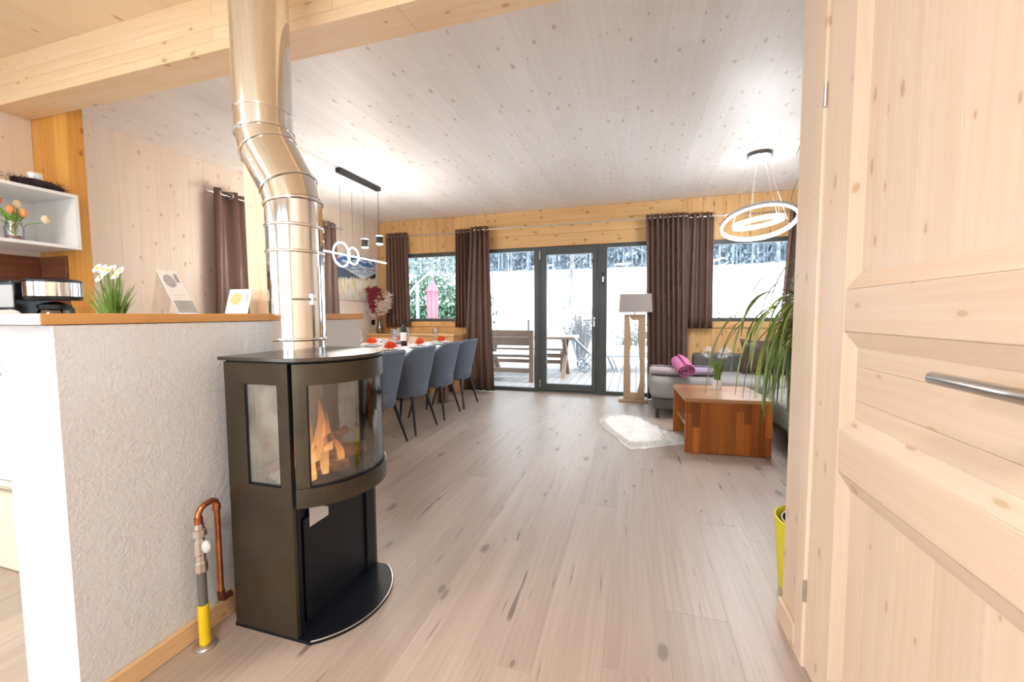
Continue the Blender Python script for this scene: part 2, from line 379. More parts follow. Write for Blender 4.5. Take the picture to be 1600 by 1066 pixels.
# divider: half-height rendered wall, its board, skirting
XH, XHB, YH0, YH1, ZH = -1.43, -1.665, .672, 1.90, 1.078
hw = slab('wall_divider', [(XHB, XH, YH0, YH1, 0, ZH)], PLASTER)
hb = MB().box(XHB-.02, XH+.004, YH0-.024, YH1+.03, ZH+.002, ZH+.031).build('cap_board', W_BOARD, hw, bev=.002)
MB().box(XHB-.018, XH+.003, YH0-.026, YH0-.0235, ZH+.003, ZH+.030).build('lit_board_end', WHITE, hw)  # white sheet stands for bright light on the end grain
o = MB().box(XH, XH+.017, YH0, 1.9, 0, .068).build('baseboard_divider', W_BASE, bev=.004); o['kind'] = 'structure'

# beam and posts
bm_ = thing('ceiling_beam', 'pale glued-timber beam crossing the ceiling above the stove', None, (-1.5, 1.56, 2.30), kind='structure')
z = 2.30
for i, (a, b) in enumerate(((2.30, 2.345), (2.3455, 2.40), (2.4005, 2.455), (2.4555, 2.545))):
    xs = [-3.559, -2.35+.5*(i % 2), -.9-.3*(i % 3), XD+.02]
    for k in range(3): board('lamella', bm_, W_BEAM, xs[k], xs[k+1]-.0008, 1.476, 1.641, a, b, .001)
kp = thing('kitchen_post', 'pine pier, its shade painted dark orange, under the left end of the beam', None, (-3.4, 1.65, 0), kind='structure')
for a, b in ((-3.56, -3.455), (-3.4547, -3.345), (-3.3447, -3.232)): board('lamella', kp, W_POST, a, b, 1.6435, 1.722, 0, ZC-.001, .0008)
dp = thing('divider_post', 'pale pine post on the half wall behind the flue pipe', None, (-1.6, 1.56, ZH+.031), kind='structure')
for a, b in ((-1.71, -1.645), (-1.6445, -1.58)): board('lamella', dp, W_POSTL, a, b, 1.478, 1.57, ZH+.0315, 2.2995, .0015)

# ------------------------------------------------------------------ windows and glazed door
def frame(m, x0, x1, z0, z1, wl_, wr, wb, wt, y0, y1):
    m.box(x0, x0+wl_, y0, y1, z0, z1); m.box(x1-wr, x1, y0, y1, z0, z1)
    m.box(x0+wl_, x1-wr, y0, y1, z0, z0+wb); m.box(x0+wl_, x1-wr, y0, y1, z1-wt, z1)
def window(n, x0, x1, z0, z1, label):
    r = thing('window_%d' % n, label, None, ((x0+x1)/2, YF+.06, z0), kind='structure')
    m = MB(); frame(m, x0, x1, z0, z1, .06, .06, .045, .055, YF-.004, YF+.075); m.build('window_frame', ANTH, r, bev=.004)
    MB().box(x0+.058, x1-.058, YF+.03, YF+.038, z0+.043, z1-.053).build('pane', GLASS, r)
    return r
window(1, W1[0], W1[1], W1[2], W1[3], 'dark-framed window over the dining bench, hedge and parasol outside')
window(4, W4[0], W4[1], W4[2], W4[3], 'dark-framed window above the sofa, snowy slope outside')
# fixed side lights
r = thing('window_2', 'tall fixed glass panel left of the terrace door', None, (-1.8, YF+.06, 0), kind='structure')
m = MB(); frame(m, DD[0], -1.288, 0, DD[3], .06, .072, .05, .05, YF-.006, YF+.075); m.build('window_frame', ANTH, r, bev=.004)
MB().box(DD[0]+.05, -1.355, YF+.03, YF+.038, .045, DD[3]-.045).build('pane', GLASS, r)
r = thing('window_3', 'tall fixed glass panel right of the terrace door behind the floor lamp', None, (0, YF+.06, 0), kind='structure')
m = MB(); frame(m, -.462, DD[1], 0, DD[3], .10, .06, .05, .05, YF-.006, YF+.075); m.build('window_frame', ANTH, r, bev=.004)
MB().box(-.37, DD[1]-.05, YF+.03, YF+.038, .045, DD[3]-.045).build('pane', GLASS, r)
r = thing('door_1', 'glazed terrace door in a dark frame with a steel lever', None, (-.87, YF+.04, 0), kind='structure')
m = MB(); frame(m, -1.288, -.462, .005, DD[3]-.005, .03, .03, .03, .03, YF-.004, YF+.07); m.build('door_frame', ANTH, r, bev=.003)
m = MB(); frame(m, -1.255, -.496, .035, DD[3]-.04, .072, .058, .09, .075, YF-.022, YF+.05); lf = m.build('door_leaf', ANTH, r, bev=.005)
MB().box(-1.19, -.548, YF+.015, YF+.023, .12, DD[3]-.11).build('pane', GLASS, r)
hd = MB().box(-.535, -.513, YF-.032, YF-.021, .93, 1.06).build('handle_plate', STEEL, r, bev=.003)
MB().tube([(-.524, YF-.03, 1.02), (-.524, YF-.075, 1.02), (-.54, YF-.08, 1.02), (-.66, YF-.08, 1.02)], .010, 8).build('lever', STEEL, r, smooth=True)
for zz in (.07, 1.86): MB().tube([(-1.272, YF-.03, zz), (-1.272, YF-.03, zz+.11)], .011, 8).build('hinge', STEEL, r, smooth=True)
MB().box(-.425, -.395, YF-.03, YF-.004, 1.50, 1.66).build('window_lock', BLKMET, r, bev=.006)
MB().tube([(-.41, YF-.036, 1.53), (-.41, YF-.036, 1.6)], .009, 8).build('lock_lever', STEEL, r, smooth=True)
# left wall window, unseen kitchen and hall windows added for fill daylight
r = thing('window_5', 'window in the left wall between two brown curtains, hidden by the flue', None, (XL-.05, 3.87, 1.0), kind='structure')
m = MB(); fy = lambda: None
for a in ((XL-.08, XL, WL[2], WL[2]+.06, WL[0], WL[1]), (XL-.08, XL, WL[3]-.06, WL[3], WL[0], WL[1]), (XL-.08, XL, WL[2]+.06, WL[3]-.06, WL[0], WL[0]+.05), (XL-.08, XL, WL[2]+.06, WL[3]-.06, WL[1]-.05, WL[1])): m.box(*a)
m.build('window_frame', ANTH, r); MB().box(XL-.04, XL-.034, WL[2]+.05, WL[3]-.05, WL[0]+.04, WL[1]-.04).build('pane', GLASS, r)
r = thing('window_6', 'unseen kitchen window added on the left for fill daylight', None, (XK-.05, -.9, 1.0), kind='structure')
m = MB()
for a in ((KW[2], KW[2]+.06), (-.95, -.87), (KW[3]-.06, KW[3])): m.box(XK-.08, XK, a[0], a[1], KW[0], KW[1])
m.box(XK-.08, XK, KW[2], KW[3], KW[0]-.001, KW[0]+.05); m.box(XK-.08, XK, KW[2], KW[3], KW[1]-.05, KW[1]+.001)
m.build('window_frame', ANTH, r); MB().box(XK-.04, XK-.034, KW[2]+.05, KW[3]-.05, KW[0]+.04, KW[1]-.04).build('pane', GLASS, r)
for n, (a, b) in zip((7, 8), BW):
    r = thing('window_%d' % n, 'tall unseen hall window added behind the camera for fill daylight %s' % ('nearer the kitchen' if n == 7 else 'nearer the pine door'), None, ((a+b)/2, YB-.05, .1), kind='structure')
    m = MB(); frame(m, a, b, .1, 2.45, .06, .06, .06, .06, YB-.08, YB); m.build('window_frame', ANTH, r)
    MB().box(a+.05, b-.05, YB-.04, YB-.034, .15, 2.4).build('pane', GLASS, r)

# ------------------------------------------------------------------ pine door on the right
r = thing('door_2', 'panelled pine door with a steel lever at the right edge of the picture', None, (XD, 1.0, 0), kind='structure')
m = MB(); m.box(XD-.012, XD+.10, DY1+.003, DY1+.063, 0, DZ+.06).box(XD-.012, XD+.10, DY0-.063, DY0-.003, 0, DZ+.06); m.box(XD-.012, XD+.10, DY0-.003, DY1+.003, DZ+.004, DZ+.06)
m.build('door_frame', W_DZ, r, bev=.003)
lf0, lf1 = XD-.004, XD+.036
for a, b in ((DY1-.152, DY1), (DY0, DY0+.13)): MB().box(lf0, lf1, a, b, .006, DZ).build('stile', W_DZ, r, bev=.003)
zs = [(.006, .10), (.685, .795), (1.052, 1.160), (2.0, DZ)]
for a, b in zs: MB().box(lf0, lf1, DY0+.131, DY1-.153, a, b).build('rail', W_DY, r, bev=.003)
py0, py1 = DY0+.131, DY1-.153
for (a, b), mt in zip(((.10, .685), (.795, 1.052), (1.16, 2.0)), (W_DZ, W_DY, W_DZ)):
    if mt is W_DZ:
        nn = 5; ww = (py1-py0)/nn
        for k in range(nn): board('panel_board', r, mt, lf0+.016, lf0+.030, py0+k*ww+.0001, py0+(k+1)*ww-.0001, a+.001, b-.001, .0003)
    else:
        nn = 3; ww = (b-a)/nn
        for k in range(nn): board('panel_board', r, mt, lf0+.016, lf0+.030, py0+.001, py1-.001, a+k*ww+.0001, a+(k+1)*ww-.0001, .0003)
    mw = .038   # mitred sloping moulding
    def ms(p, q, mat_):
        (ya, za), (yb, zb) = p; (yc, zc), (yd, zd) = q
        mm = MB().add([(lf0+.001, ya, za), (lf0+.001, yb, zb), (lf0+.015, yd, zd), (lf0+.015, yc, zc), (lf0+.018, ya, za), (lf0+.018, yb, zb), (lf0+.0181, yd, zd), (lf0+.0181, yc, zc)],
                      [(0,1,2,3), (7,6,5,4), (0,4,5,1), (1,5,6,2), (2,6,7,3), (3,7,4,0)])
        mm.build('moulding', mat_, r)
    A, B, Cc, D = (py0, a), (py1, a), (py1, b), (py0, b); a2, b2, c2, d2 = (py0+mw, a+mw), (py1-mw, a+mw), (py1-mw, b-mw), (py0+mw, b-mw)
    ms((A, B), (a2, b2), W_DY); ms((B, Cc), (b2, c2), W_DZ); ms((Cc, D), (c2, d2), W_DY); ms((D, A), (d2, a2), W_DZ)
for zz in (.215, 1.685): MB().tube([(lf0-.006, DY1+.001, zz), (lf0-.006, DY1+.001, zz+.068)], .0048, 10).build('hinge', STEEL, r, smooth=True)
MB().tube([(lf0-.012, .66, .995), (lf0-.055, .66, .995), (lf0-.058, .675, .995), (lf0-.058, .818, .995)], .0105, 12).build('lever', STEEL, r, smooth=True)
MB().lathe([(.026, 0), (.026, .01)], n=20).xf(Matrix.Translation((lf0-.001, .66, .995)) @ Matrix.Rotation(-PI/2, 4, 'Y')).build('rosette', STEEL, r)

# ================================================================== GAS STOVE
def sootglass():
    t = NT('hazed_side_glass'); tr = t.new('ShaderNodeBsdfTransparent'); tr.inputs[0].default_value = (.9, .9, .88, 1)
    df = t.new('ShaderNodeBsdfDiffuse'); df.inputs[0].default_value = (.50, .47, .40, 1); mx = t.new('ShaderNodeMixShader')
    t.l.new(t.mr(t.noise(t.obj(), 9, 4), .35, .7, .12, .42), mx.inputs[0]); t.l.new(tr.outputs[0], mx.inputs[1]); t.l.new(df.outputs[0], mx.inputs[2])
    gl = t.new('ShaderNodeBsdfGlossy'); gl.inputs['Roughness'].default_value = .02; m2 = t.new('ShaderNodeMixShader'); m2.inputs[0].default_value = .07
    t.l.new(mx.outputs[0], m2.inputs[1]); t.l.new(gl.outputs[0], m2.inputs[2]); t.l.new(m2.outputs[0], t.out.inputs[0]); return t.m
SOOT = sootglass()
SX0, SX1, SY0, SY1, SZ = -1.343, -1.068, 1.052, 1.50, .945
ACX, ACY, AR = -1.172, 1.276, .25
def arc(rad, a0, a1, n=24): return [(ACX+rad*math.cos(math.radians(a0+(a1-a0)*i/n)), ACY+rad*math.sin(math.radians(a0+(a1-a0)*i/n))) for i in range(n+1)]
def band(rad_o, rad_i, a0, a1, z0, z1, n=24):
    return MB().prism(arc(rad_o, a0, a1, n) + list(reversed(arc(rad_i, a0, a1, n))), z0, z1)
st = thing('gas_stove', 'bronze-black gas stove with curved glass front beside the half wall', 'stove', ((SX0+SX1)/2, ACY, 0))
def dplate(rad, back, ext, z0, z1):
    h = (SY1-SY0)/2+ext; a = math.degrees(math.asin(min(.999, h/rad)))
    return MB().prism([(back, ACY-h)] + arc(rad, -a, a, 40) + [(back, ACY+h)], z0, z1)
dplate(.268, SX0-.005, .0, 0, .012).build('floor_plate', STOVEB, st, smooth=True)
mr_ = MB(); mr_.tube([(x, y, .013) for x, y in arc(.268, -56, 56, 40)], .0025, 6).build('plate_rim', STEEL, st, smooth=True)
MB().box(SX1-.0115, SX1-.004, SY0+.003, SY0+.016, .466, .944).build('seam_strip', STOVEB, st)
wx0, wx1, wz0, wz1 = -1.256, -1.116, .527, .873
for nm, ya, yb in (('side_panel', SY0, SY0+.014), ('side_panel', SY1-.014, SY1)):
    m = MB(); m.box(SX0, wx0, ya, yb, .012, SZ).box(wx1, SX1-.006, ya, yb, .012, SZ).box(wx0, wx1, ya, yb, .012, wz0).box(wx0, wx1, ya, yb, wz1, SZ)
    sp_ = m.build(nm, STOVE, st)
    MB().box(wx0+.002, wx1-.002, (ya+yb)/2-.002, (ya+yb)/2+.002, wz0+.002, wz1-.002).build('side_glass', SOOT, sp_)
    m = MB(); i0, i1 = (ya+.003, yb+.02) if ya == SY0 else (ya-.02, yb-.003)
    m.box(wx0, wx0+.006, i0, i1, wz0, wz1).box(wx1-.006, wx1, i0, i1, wz0, wz1).box(wx0+.006, wx1-.006, i0, i1, wz0, wz0+.007)
    m.build('glass_seal', STOVEB, sp_)
MB().box(SX0, SX0+.012, SY0+.015, SY1-.015, .012, SZ).build('back_panel', STOVEB, st)
FIREB = plain('firebrick_cream', (.50,.45,.37), .8, var=.3, vs=7)
MB().box(SX0+.03, SX0+.045, SY0+.04, SY1-.04, .51, SZ-.03).build('firebox_back', FIREB, st)
MB().box(SX0+.02, SX1, SY0+.02, SY1-.02, .472, .512).build('firebox_floor', STOVEB, st)
dplate(.243, SX0+.02, -.02, .905, .925).build('firebox_roof', STOVEB, st)
dplate(.262, SX0-.012, .012, .951, .963).build('top_plate', plain('stove_top_steel', (.10,.085,.07), .25, .7), st, smooth=True, bev=.001, seg=1)
dplate(.245, SX0+.005, -.004, .9455, .951).build('shadow_gap', STOVEB, st)
# curved door
dr = band(.252, .240, -62.5, 62.5, .872, .9425, 36).build('fire_door', STOVE, st, smooth=True)
band(.257, .238, -62.5, 62.5, .466, .530, 36).build('door_lower_band', STOVE, dr, smooth=True)
band(.252, .240, -62.5, -53, .530, .872, 6).build('door_stile', STOVE, dr, smooth=True)
band(.252, .240, 53, 62.5, .530, .872, 6).build('door_stile', STOVE, dr, smooth=True)
band(.247, .243, -53, 53, .530, .872, 36).build('curved_glass', SGLASS, dr, smooth=True)
band(.249, .236, -53.5, -52, .530, .872, 2).build('glass_seal', STOVEB, dr)
band(.250, .232, -53, 53, .530, .537, 36).build('glass_seal', STOVEB, dr)
# pedestal
MB().box(SX0+.012, SX1-.022, SY0+.0145, SY1-.0145, .012, .471).build('pedestal', STOVEB, st)
pdv = MB().box(SX1-.021, SX1-.012, SY0+.05, SY1-.07, .03, .40).build('service_door', STOVEB, st, bev=.003)
MB().box(SX1-.022, SX1-.004, SY0+.015, SY0+.030, .013, .466).build('front_edge', STOVEB, st)
MB().box(SX1-.022, SX1-.004, SY1-.068, SY1-.015, .013, .466).build('front_edge', STOVEB, st)
p0, p1 = atx(483, 793, SX1-.011), atx(512.5, 783, SX1-.011)

STICK = plain('rating_sticker_paper', (.70,.69,.72), .6, var=.1, vs=150)
MB().box(SX1-.0115, SX1-.0105, p0.y, p1.y, p0.z-.07, p0.z+.03).build('rating_sticker', STICK, st)
vb = MB().box(SX1-.03, SX1-.012, 1.17, 1.36, .405, .455).build('control_block', BLACK, st)
for yy in (1.20, 1.27, 1.325): MB().tube([(SX1-.02, yy, .425), (SX1+.008, yy, .425)], .018, 14).build('control_knob', plain('knob_blue_black', (.02,.035,.06), .25), vb, smooth=True)
# fire: logs, stones, flames
LOGM = plain('glowing_log', (.30,.11,.05), .8, var=.45, vs=24, bump=.6, bs=40)
def logm(a, b, r0):
    a, b = Vector(a), Vector(b); n = 7; pts = []; rr = []
    for i in range(n):
        t = i/(n-1); pts.append(a.lerp(b, t) + Vector((random.uniform(-.004, .004), random.uniform(-.004, .004), random.uniform(-.004, .004)))); rr.append(r0*random.uniform(.85, 1.15))
    return MB().tube(pts, rr, 9)
for a, b, rr in (((-1.20,1.13,.535),(-1.02,1.27,.545),.020), ((-1.23,1.20,.545),(-1.03,1.35,.575),.020), ((-1.10,1.12,.57),(-1.06,1.30,.545),.016), ((-1.24,1.33,.54),(-1.05,1.41,.57),.022), ((-1.17,1.17,.585),(-1.10,1.36,.645),.015), ((-1.27,1.12,.535),(-1.26,1.40,.545),.024), ((-1.09,1.31,.60),(-1.075,1.25,.655),.010)):
    logm(a, b, rr).build('log', LOGM, st, smooth=True)
STONE = plain('fire_stone', (.62,.54,.45), .9, var=.2, vs=20, bump=.5)
for c, rr in (((-1.155, 1.10, .545), .034), ((-1.20, 1.105, .535), .022), ((-1.13, 1.135, .53), .02)):
    m = MB().sphere(c, rr, rr*.9, rr*.8, 9, 6); m.v = [v + Vector((random.uniform(-1,1), random.uniform(-1,1), random.uniform(-1,1)))*.005 for v in m.v]; m.build('stone', STONE, st)
def flame_mat():
    t = NT('gas_flame'); e = t.new('ShaderNodeEmission'); tr = t.new('ShaderNodeBsdfTransparent'); mx = t.new('ShaderNodeMixShader')
    sp = t.new('ShaderNodeSeparateXYZ'); t.l.new(t.new('ShaderNodeTexCoord').outputs['Generated'], sp.inputs[0])
    t.l.new(t.ramp(sp.outputs[2], [(0, (1,.55,.18)), (.5, (1,.36,.10)), (1, (1,.22,.05))]), e.inputs[0]); e.inputs[1].default_value = .8
    t.l.new(t.mr(sp.outputs[2], .0, 1, .38, .05), mx.inputs[0]); t.l.new(tr.outputs[0], mx.inputs[1]); t.l.new(e.outputs[0], mx.inputs[2]); t.l.new(mx.outputs[0], t.out.inputs[0]); return t.m
FLAME = flame_mat()
for x, y, h, rr in ((-1.06,1.105,.17,.020), (-1.09,1.15,.22,.022), (-1.06,1.19,.15,.018), (-1.12,1.22,.26,.022), (-1.07,1.26,.12,.016), (-1.14,1.30,.19,.022), (-1.17,1.18,.20,.022)):
    pts = []; rs = []
    for i in range(9):
        t = i/8; pts.append((x+.012*math.sin(3*t+x*40), y+.014*math.sin(4*t+y*30), .54+h*t)); rs.append(max(.0008, rr*(math.sin(PI*min(1, .18+t*.82)))**.8*(1-.45*t)))
    MB().tube(pts, rs, 9).build('flame', FLAME, st, smooth=True)

# ------------------------------------------------------------------ flue pipe
PXc, PYc, PR, UX = -1.238, 1.276, .0985, -1.362
fp = thing('flue_pipe', 'polished steel flue pipe rising with a double bend from the stove', 'flue pipe', (PXc, PYc, .963))
def flue(path, name='pipe_section', rad=PR): return MB().tube(path, rad, 40, caps=False).build(name, CHROME, fp, smooth=60)
def ringat(c, d, rad=PR+.004, hgt=.012, nm='seam_ring'):
    d = Vector(d).normalized(); c = Vector(c); MB().tube([c-d*hgt*.5, c-d*hgt*.3, c+d*hgt*.3, c+d*hgt*.5], [rad-.004, rad, rad, rad-.004], 40, caps=False).build(nm, CHROME2, fp, smooth=60)
zl, zu = 1.515, 1.79
flue([(PXc, PYc, .963), (PXc, PYc, 1.010)], 'stove_collar', PR-.004)
flue([(PXc, PYc, 1.010), (PXc, PYc, 1.335)]); flue([(PXc, PYc, 1.335), (PXc, PYc, 1.43)]); flue([(PXc, PYc, 1.43), (PXc, PYc, zl)])
for q in (1.012, 1.335, 1.43): ringat((PXc, PYc, q), (0, 0, 1))
# segmented bend
bend = [(PXc, zl), (PXc-.018, zl+.065), (UX+.018, zu-.065), (UX, zu)]
for i in range(3): flue([(bend[i][0], PYc, bend[i][1]), (bend[i+1][0], PYc, bend[i+1][1])], 'elbow_segment', PR+.001*(i % 2))
MB().sphere((bend[1][0], PYc, bend[1][1]), PR-.0005, n=40, m=20).build('elbow_core', CHROME, fp, smooth=True)
MB().sphere((bend[2][0], PYc, bend[2][1]), PR-.0005, n=40, m=20).build('elbow_core', CHROME, fp, smooth=True)
MB().sphere((bend[0][0], PYc, bend[0][1]), PR-.001, n=40, m=20).build('elbow_core', CHROME, fp, smooth=True)
MB().sphere((bend[3][0], PYc, bend[3][1]), PR-.001, n=40, m=20).build('elbow_core', CHROME, fp, smooth=True)
for i in range(4):
    a = bend[max(i-1, 0)]; b = bend[min(i+1, 3)]; ringat((bend[i][0], PYc, bend[i][1]), (b[0]-a[0], 0, b[1]-a[1]) if 0 < i < 3 else ((b[0]-a[0])*.5, 0, b[1]-a[1]), PR+.006, .010)
flue([(UX, PYc, zu), (UX, PYc, 1.87)]); flue([(UX, PYc, 1.87), (UX, PYc, ZC-.001)])
ringat((UX, PYc, 1.865), (0, 0, 1), PR+.003, .008)
c = Vector((PXc+.097*math.cos(math.radians(15)), PYc+.097*math.sin(math.radians(15)), 1.155)); dd = Vector((.8, .2, 0)).normalized()
c = Vector((PXc, PYc, 1.16)) + Vector((.76, -.62, 0)).normalized()*PR
t_ = Vector((.62, .76, 0)).normalized()
cl = MB().tube([c-t_*.03, c+t_*.05], .004, 8).build('clamp', STEEL, fp, smooth=True)
MB().tube([c+t_*.04-Vector((0,0,.02)), c+t_*.04+Vector((0,0,.02))], .007, 8).build('clamp_screw', STEEL, cl, smooth=True)

# ------------------------------------------------------------------ gas connection
gx, gy = -1.362, .955
gv = thing('gas_valve', 'yellow and copper gas supply pipe with shut-off valve beside the stove', 'pipe', (gx, gy, 0))
MB().lathe([(.036, 0), (.036, .004), (.03, .010), (.018, .012)], (gx, gy, 0), 24).build('floor_rosette', STEEL, gv, smooth=True)
MB().tube([(gx, gy, .005), (gx, gy, .145)], .0165, 14).build('yellow_sleeve', YELLOW, gv, smooth=True)
MB().tube([(gx, gy, .145), (gx, gy, .255)], .0135, 14).build('steel_pipe', GREYP, gv, smooth=True)
MB().lathe([(.016,.255),(.019,.262),(.019,.29),(.015,.295),(.015,.315),(.018,.32),(.018,.36),(.014,.365),(.014,.375),(.021,.38),(.021,.40),(.015,.405),(.014,.42)], (gx, gy, 0), 8).build('valve_body', BRASSY, gv)
MB().sphere((gx+.024, gy+.004, .345), .017, .013, .022, 10, 7).build('valve_handle', plain('valve_white', (.66,.66,.64), .4), gv, smooth=True)
gy2 = atx(342, 860, gx).y
cp_ = [(gx, gy, .41), (gx, gy, .452), (gx, gy+.008, .466), (gx, gy+.02, .474), (gx, gy2-.014, .478), (gx, gy2-.003, .472), (gx, gy2, .458), (gx, gy2, .30), (gx, gy2, .135)]
MB().tube(cp_, .0095, 12).build('copper_pipe', COPPER, gv, smooth=True)
for q in ((gx, gy, .43), (gx, gy2, .45)): MB().lathe([(.0105, -.012), (.0125, -.01), (.0125, .01), (.0105, .012)], q, 14).build('fitting', COPPER, gv, smooth=True)
MB().tube([(gx, gy2, .15), (gx, gy2, .125), (gx, gy2+.01, .118), (gx, SY0, .118)], .012, 12).build('lower_elbow', plain('dark_copper', (.16,.06,.03), .4, .8), gv, smooth=True)

# ================================================================== DINING CORNER
def lthing(name, label, cat, loc, rz=0, group=None, kind=None):
    o = thing(name, label, cat, loc, group, kind); o.rotation_euler.z = rz; ORG[o.name] = Vector((0, 0, 0)); return o
def make_chair(loc, label):
    r = lthing('dining_chair', label, 'chair', loc, 0, 'grey tub chairs along the dining table')
    N, K = 28, 9
    def ring(k, inner):
        t = k/K; pts = []
        for i in range(N+1):
            th = math.radians(-108+216*i/N)
            a = .165+.055*t; b = .178+.067*t; cx = .0+.045*t
            ztop = .80-.22*max(0, (abs(th)-math.radians(38))/math.radians(70))**1.7; z = .335+.03*math.cos(th)*0+(ztop-.335)*t
            q = .038 if inner else 0
            ex = .66
            cs, sn = math.cos(th), math.sin(th)
            x = math.copysign(abs(cs)**ex, cs)*(a-q)+cx; y = math.copysign(abs(sn)**ex, sn)*(b-q)
            if k == K: z -= .004
            pts.append(Vector((x, y, z)))
        return pts
    out = [ring(k, False) for k in range(K+1)]; inn = [ring(k, True) for k in range(K+1)]
    top = [[(o_+i_)/2 + Vector((0, 0, .014)) for o_, i_ in zip(out[K], inn[K])]]
    m = MB().grid(out + top + list(reversed(inn)))
    n0 = len(out+top+inn)
    # end caps at the arm fronts
    for col in (0, N):
        L = [out[k][col] for k in range(K+1)]; M_ = [inn[k][col] for k in range(K+1)]
        m.add(L+M_, [(i, i+1, K+1+i+1, K+1+i) for i in range(K)])
    m.build('backrest', F_CHAIR, r, smooth=True)
    s = MB(); prof = [(.0, .335), (.13, .335), (.178, .345), (.19, .38), (.195, .43), (.185, .465), (.12, .475), (.0, .478)]
    s.rings([[Vector((.01+rr*1.02*math.cos(2*PI*k/28), rr*1.0*math.sin(2*PI*k/28), z)) for k in range(28)] for rr, z in [(max(p[0], .001), p[1]) for p in prof]])
    s.v = [Vector((v.x - (.05 if v.x < -.02 else 0)*min(1, abs(v.x)/.15), v.y, v.z)) for v in s.v]
    s.build('seat', F_CHAIR, r, smooth=True)
    for sx in (-1, 1):
        for sy in (-1, 1): MB().tube([(sx*.135, sy*.13, .345), (sx*.212, sy*.205, .0)], [.017, .009], 10).build('leg', BLKMET, r, smooth=True)
    MB().box(-.15, .15, -.14, .14, .325, .34).build('seat_base', BLKMET, r, bev=.01)
    return r
CH = [2.905, 3.466, 4.04, 4.575]
c0 = make_chair((-2.10, CH[0], 0), 'grey-blue tub dining chair nearest the stove, partly behind its glass')
for y_, lb in zip(CH[1:], ('grey-blue tub dining chair second from the stove', 'grey-blue tub dining chair third from the stove', 'grey-blue tub dining chair at the far end near the long curtain')):
    copy_tree(c0, (-2.10, y_, 0), random.uniform(-.03, .03), lb)

TX0, TX1, TY0, TY1, TZ = -3.10, -2.13, 2.55, 5.02, .735
tb = thing('dining_table', 'long wooden dining table under a white cloth, laid for guests', 'table', ((TX0+TX1)/2, (TY0+TY1)/2, 0))
nb = 6; bw = (TX1-TX0)/nb
for k in range(nb): board('top_board', tb, W_TABLE, TX0+k*bw, TX0+(k+1)*bw, TY0, TY1, TZ-.045, TZ-.003)
for xx in (TX0+.12, TX1-.22):
    for yy in (TY0+.12, TY1-.42): MB().box(xx, xx+.10, yy, yy+.10, 0, TZ-.046).build('leg', W_LEG, tb, bev=.004)
# cloth
def clothm():
    t = NT('tablecloth_white'); n = t.noise(t.obj(), 90, 2); t.bump(n, .2, .002); return t.base((.78,.77,.78), .85, 0, .2)
m = MB().box(TX0-.004, TX1+.004, TY0-.004, TY1+.004, TZ-.003, TZ); m.box(TX1+.001, TX1+.004, TY0-.004, TY1+.004, TZ-.10, TZ-.003); m.box(TX0-.004, TX0-.001, TY0-.004, TY1+.004, TZ-.10, TZ-.003); m.box(TX0-.001, TX1+.001, TY1+.001, TY1+.004, TZ-.10, TZ-.003)
o = m.build('tablecloth', clothm(), loc=(-2.6, 3.8, TZ)); tag(o, 'plain white tablecloth covering the dining table', 'tablecloth')
def floral():
    t = NT('floral_print'); vo = t.new('ShaderNodeTexVoronoi'); vo.inputs['Scale'].default_value = 22; t.l.new(t.obj(), vo.inputs['Vector'])
    s = t.new('ShaderNodeSeparateXYZ'); t.l.new(vo.outputs['Color'], s.inputs[0])
    c = t.ramp(s.outputs[0], [(0, (.10,.02,.05)), (.3, (.55,.06,.07)), (.5, (.80,.70,.70)), (.75, (.65,.30,.32)), (1, (.15,.05,.12))])
    return t.base(t.mix(t.math('GREATER_THAN', vo.outputs['Distance'], .52), c, (.80,.76,.76)), .8)
FLOR = floral()
o = MB().box(-2.78, -2.44, TY0+.05, TY1-.3, TZ, TZ+.0025).build('table_runner', FLOR, loc=(-2.6, 3.8, TZ)); tag(o, 'floral patterned runner down the middle of the dining table', 'runner')
o = MB().box(-3.07, -2.93, 4.27, 4.45, TZ+.001, TZ+.075); o = o.build('gift_box', FLOR, loc=(-3.0, 4.36, TZ), bev=.012); tag(o, 'small floral gift box on the dining table beside the runner', 'box')
# place settings
pl0 = None
def place(x, y, lab, i):
    global pl0
    if pl0 is None:
        pl0 = MB().lathe([(.005, 0), (.075, 0), (.085, .006), (.140, .018), (.142, .020), (.138, .021), (.082, .010), (.07, .006), (.005, .006)], (0, 0, 0), 36).mesh('dinner_plate', PORC, smooth=True)
    o = bpy.data.objects.new('dinner_plate', pl0); C.objects.link(o); o.location = (x, y, TZ+.0005)
    tag(o, 'white dinner plate ' + lab, 'plate', 'dinner plates on the dining table')
    n = bpy.data.objects.new('soup_plate', pl0); C.objects.link(n); n.location = (x, y, TZ+.019); n.scale = (.8, .8, 1)
    tag(n, 'smaller white plate stacked on the dinner plate ' + lab, 'plate', 'side plates on the dining table')
def fan_mesh():
    m = MB(); n = 14; pts = []
    for i in range(n+1):
        a = math.radians(12+156*i/n); d = .014 if i % 2 else -.014
        pts.append([Vector((d*.25, .012*math.cos(a), .004+.008*math.sin(a))), Vector((d, .078*math.cos(a), .078*math.sin(a)))])
    m.grid(pts)
    m.box(-.02, .02, -.03, .03, 0, .006)
    return m
FAN = fan_mesh().mesh('fan_napkin', NAPKIN)
LBS = ['nearest the stove', 'second from the stove', 'third from the stove', 'at the far end']
for i, y_ in enumerate(CH):
    for sx, sd in ((-2.305, 'on the chair side'), (-2.93, 'on the wall side')):
        yy = y_ + .06; lab = '%s, %s' % (sd, LBS[i]); place(sx, yy, lab, i)
        o = bpy.data.objects.new('napkin', FAN); C.objects.link(o); o.location = (sx, yy, TZ+.030); o.rotation_euler.z = random.uniform(-.6, .1)
        md = o.modifiers.new('s', 'SOLIDIFY'); md.thickness = .0015
        tag(o, 'coral paper napkin folded into a fan ' + lab, 'napkin', 'fan-folded napkins')
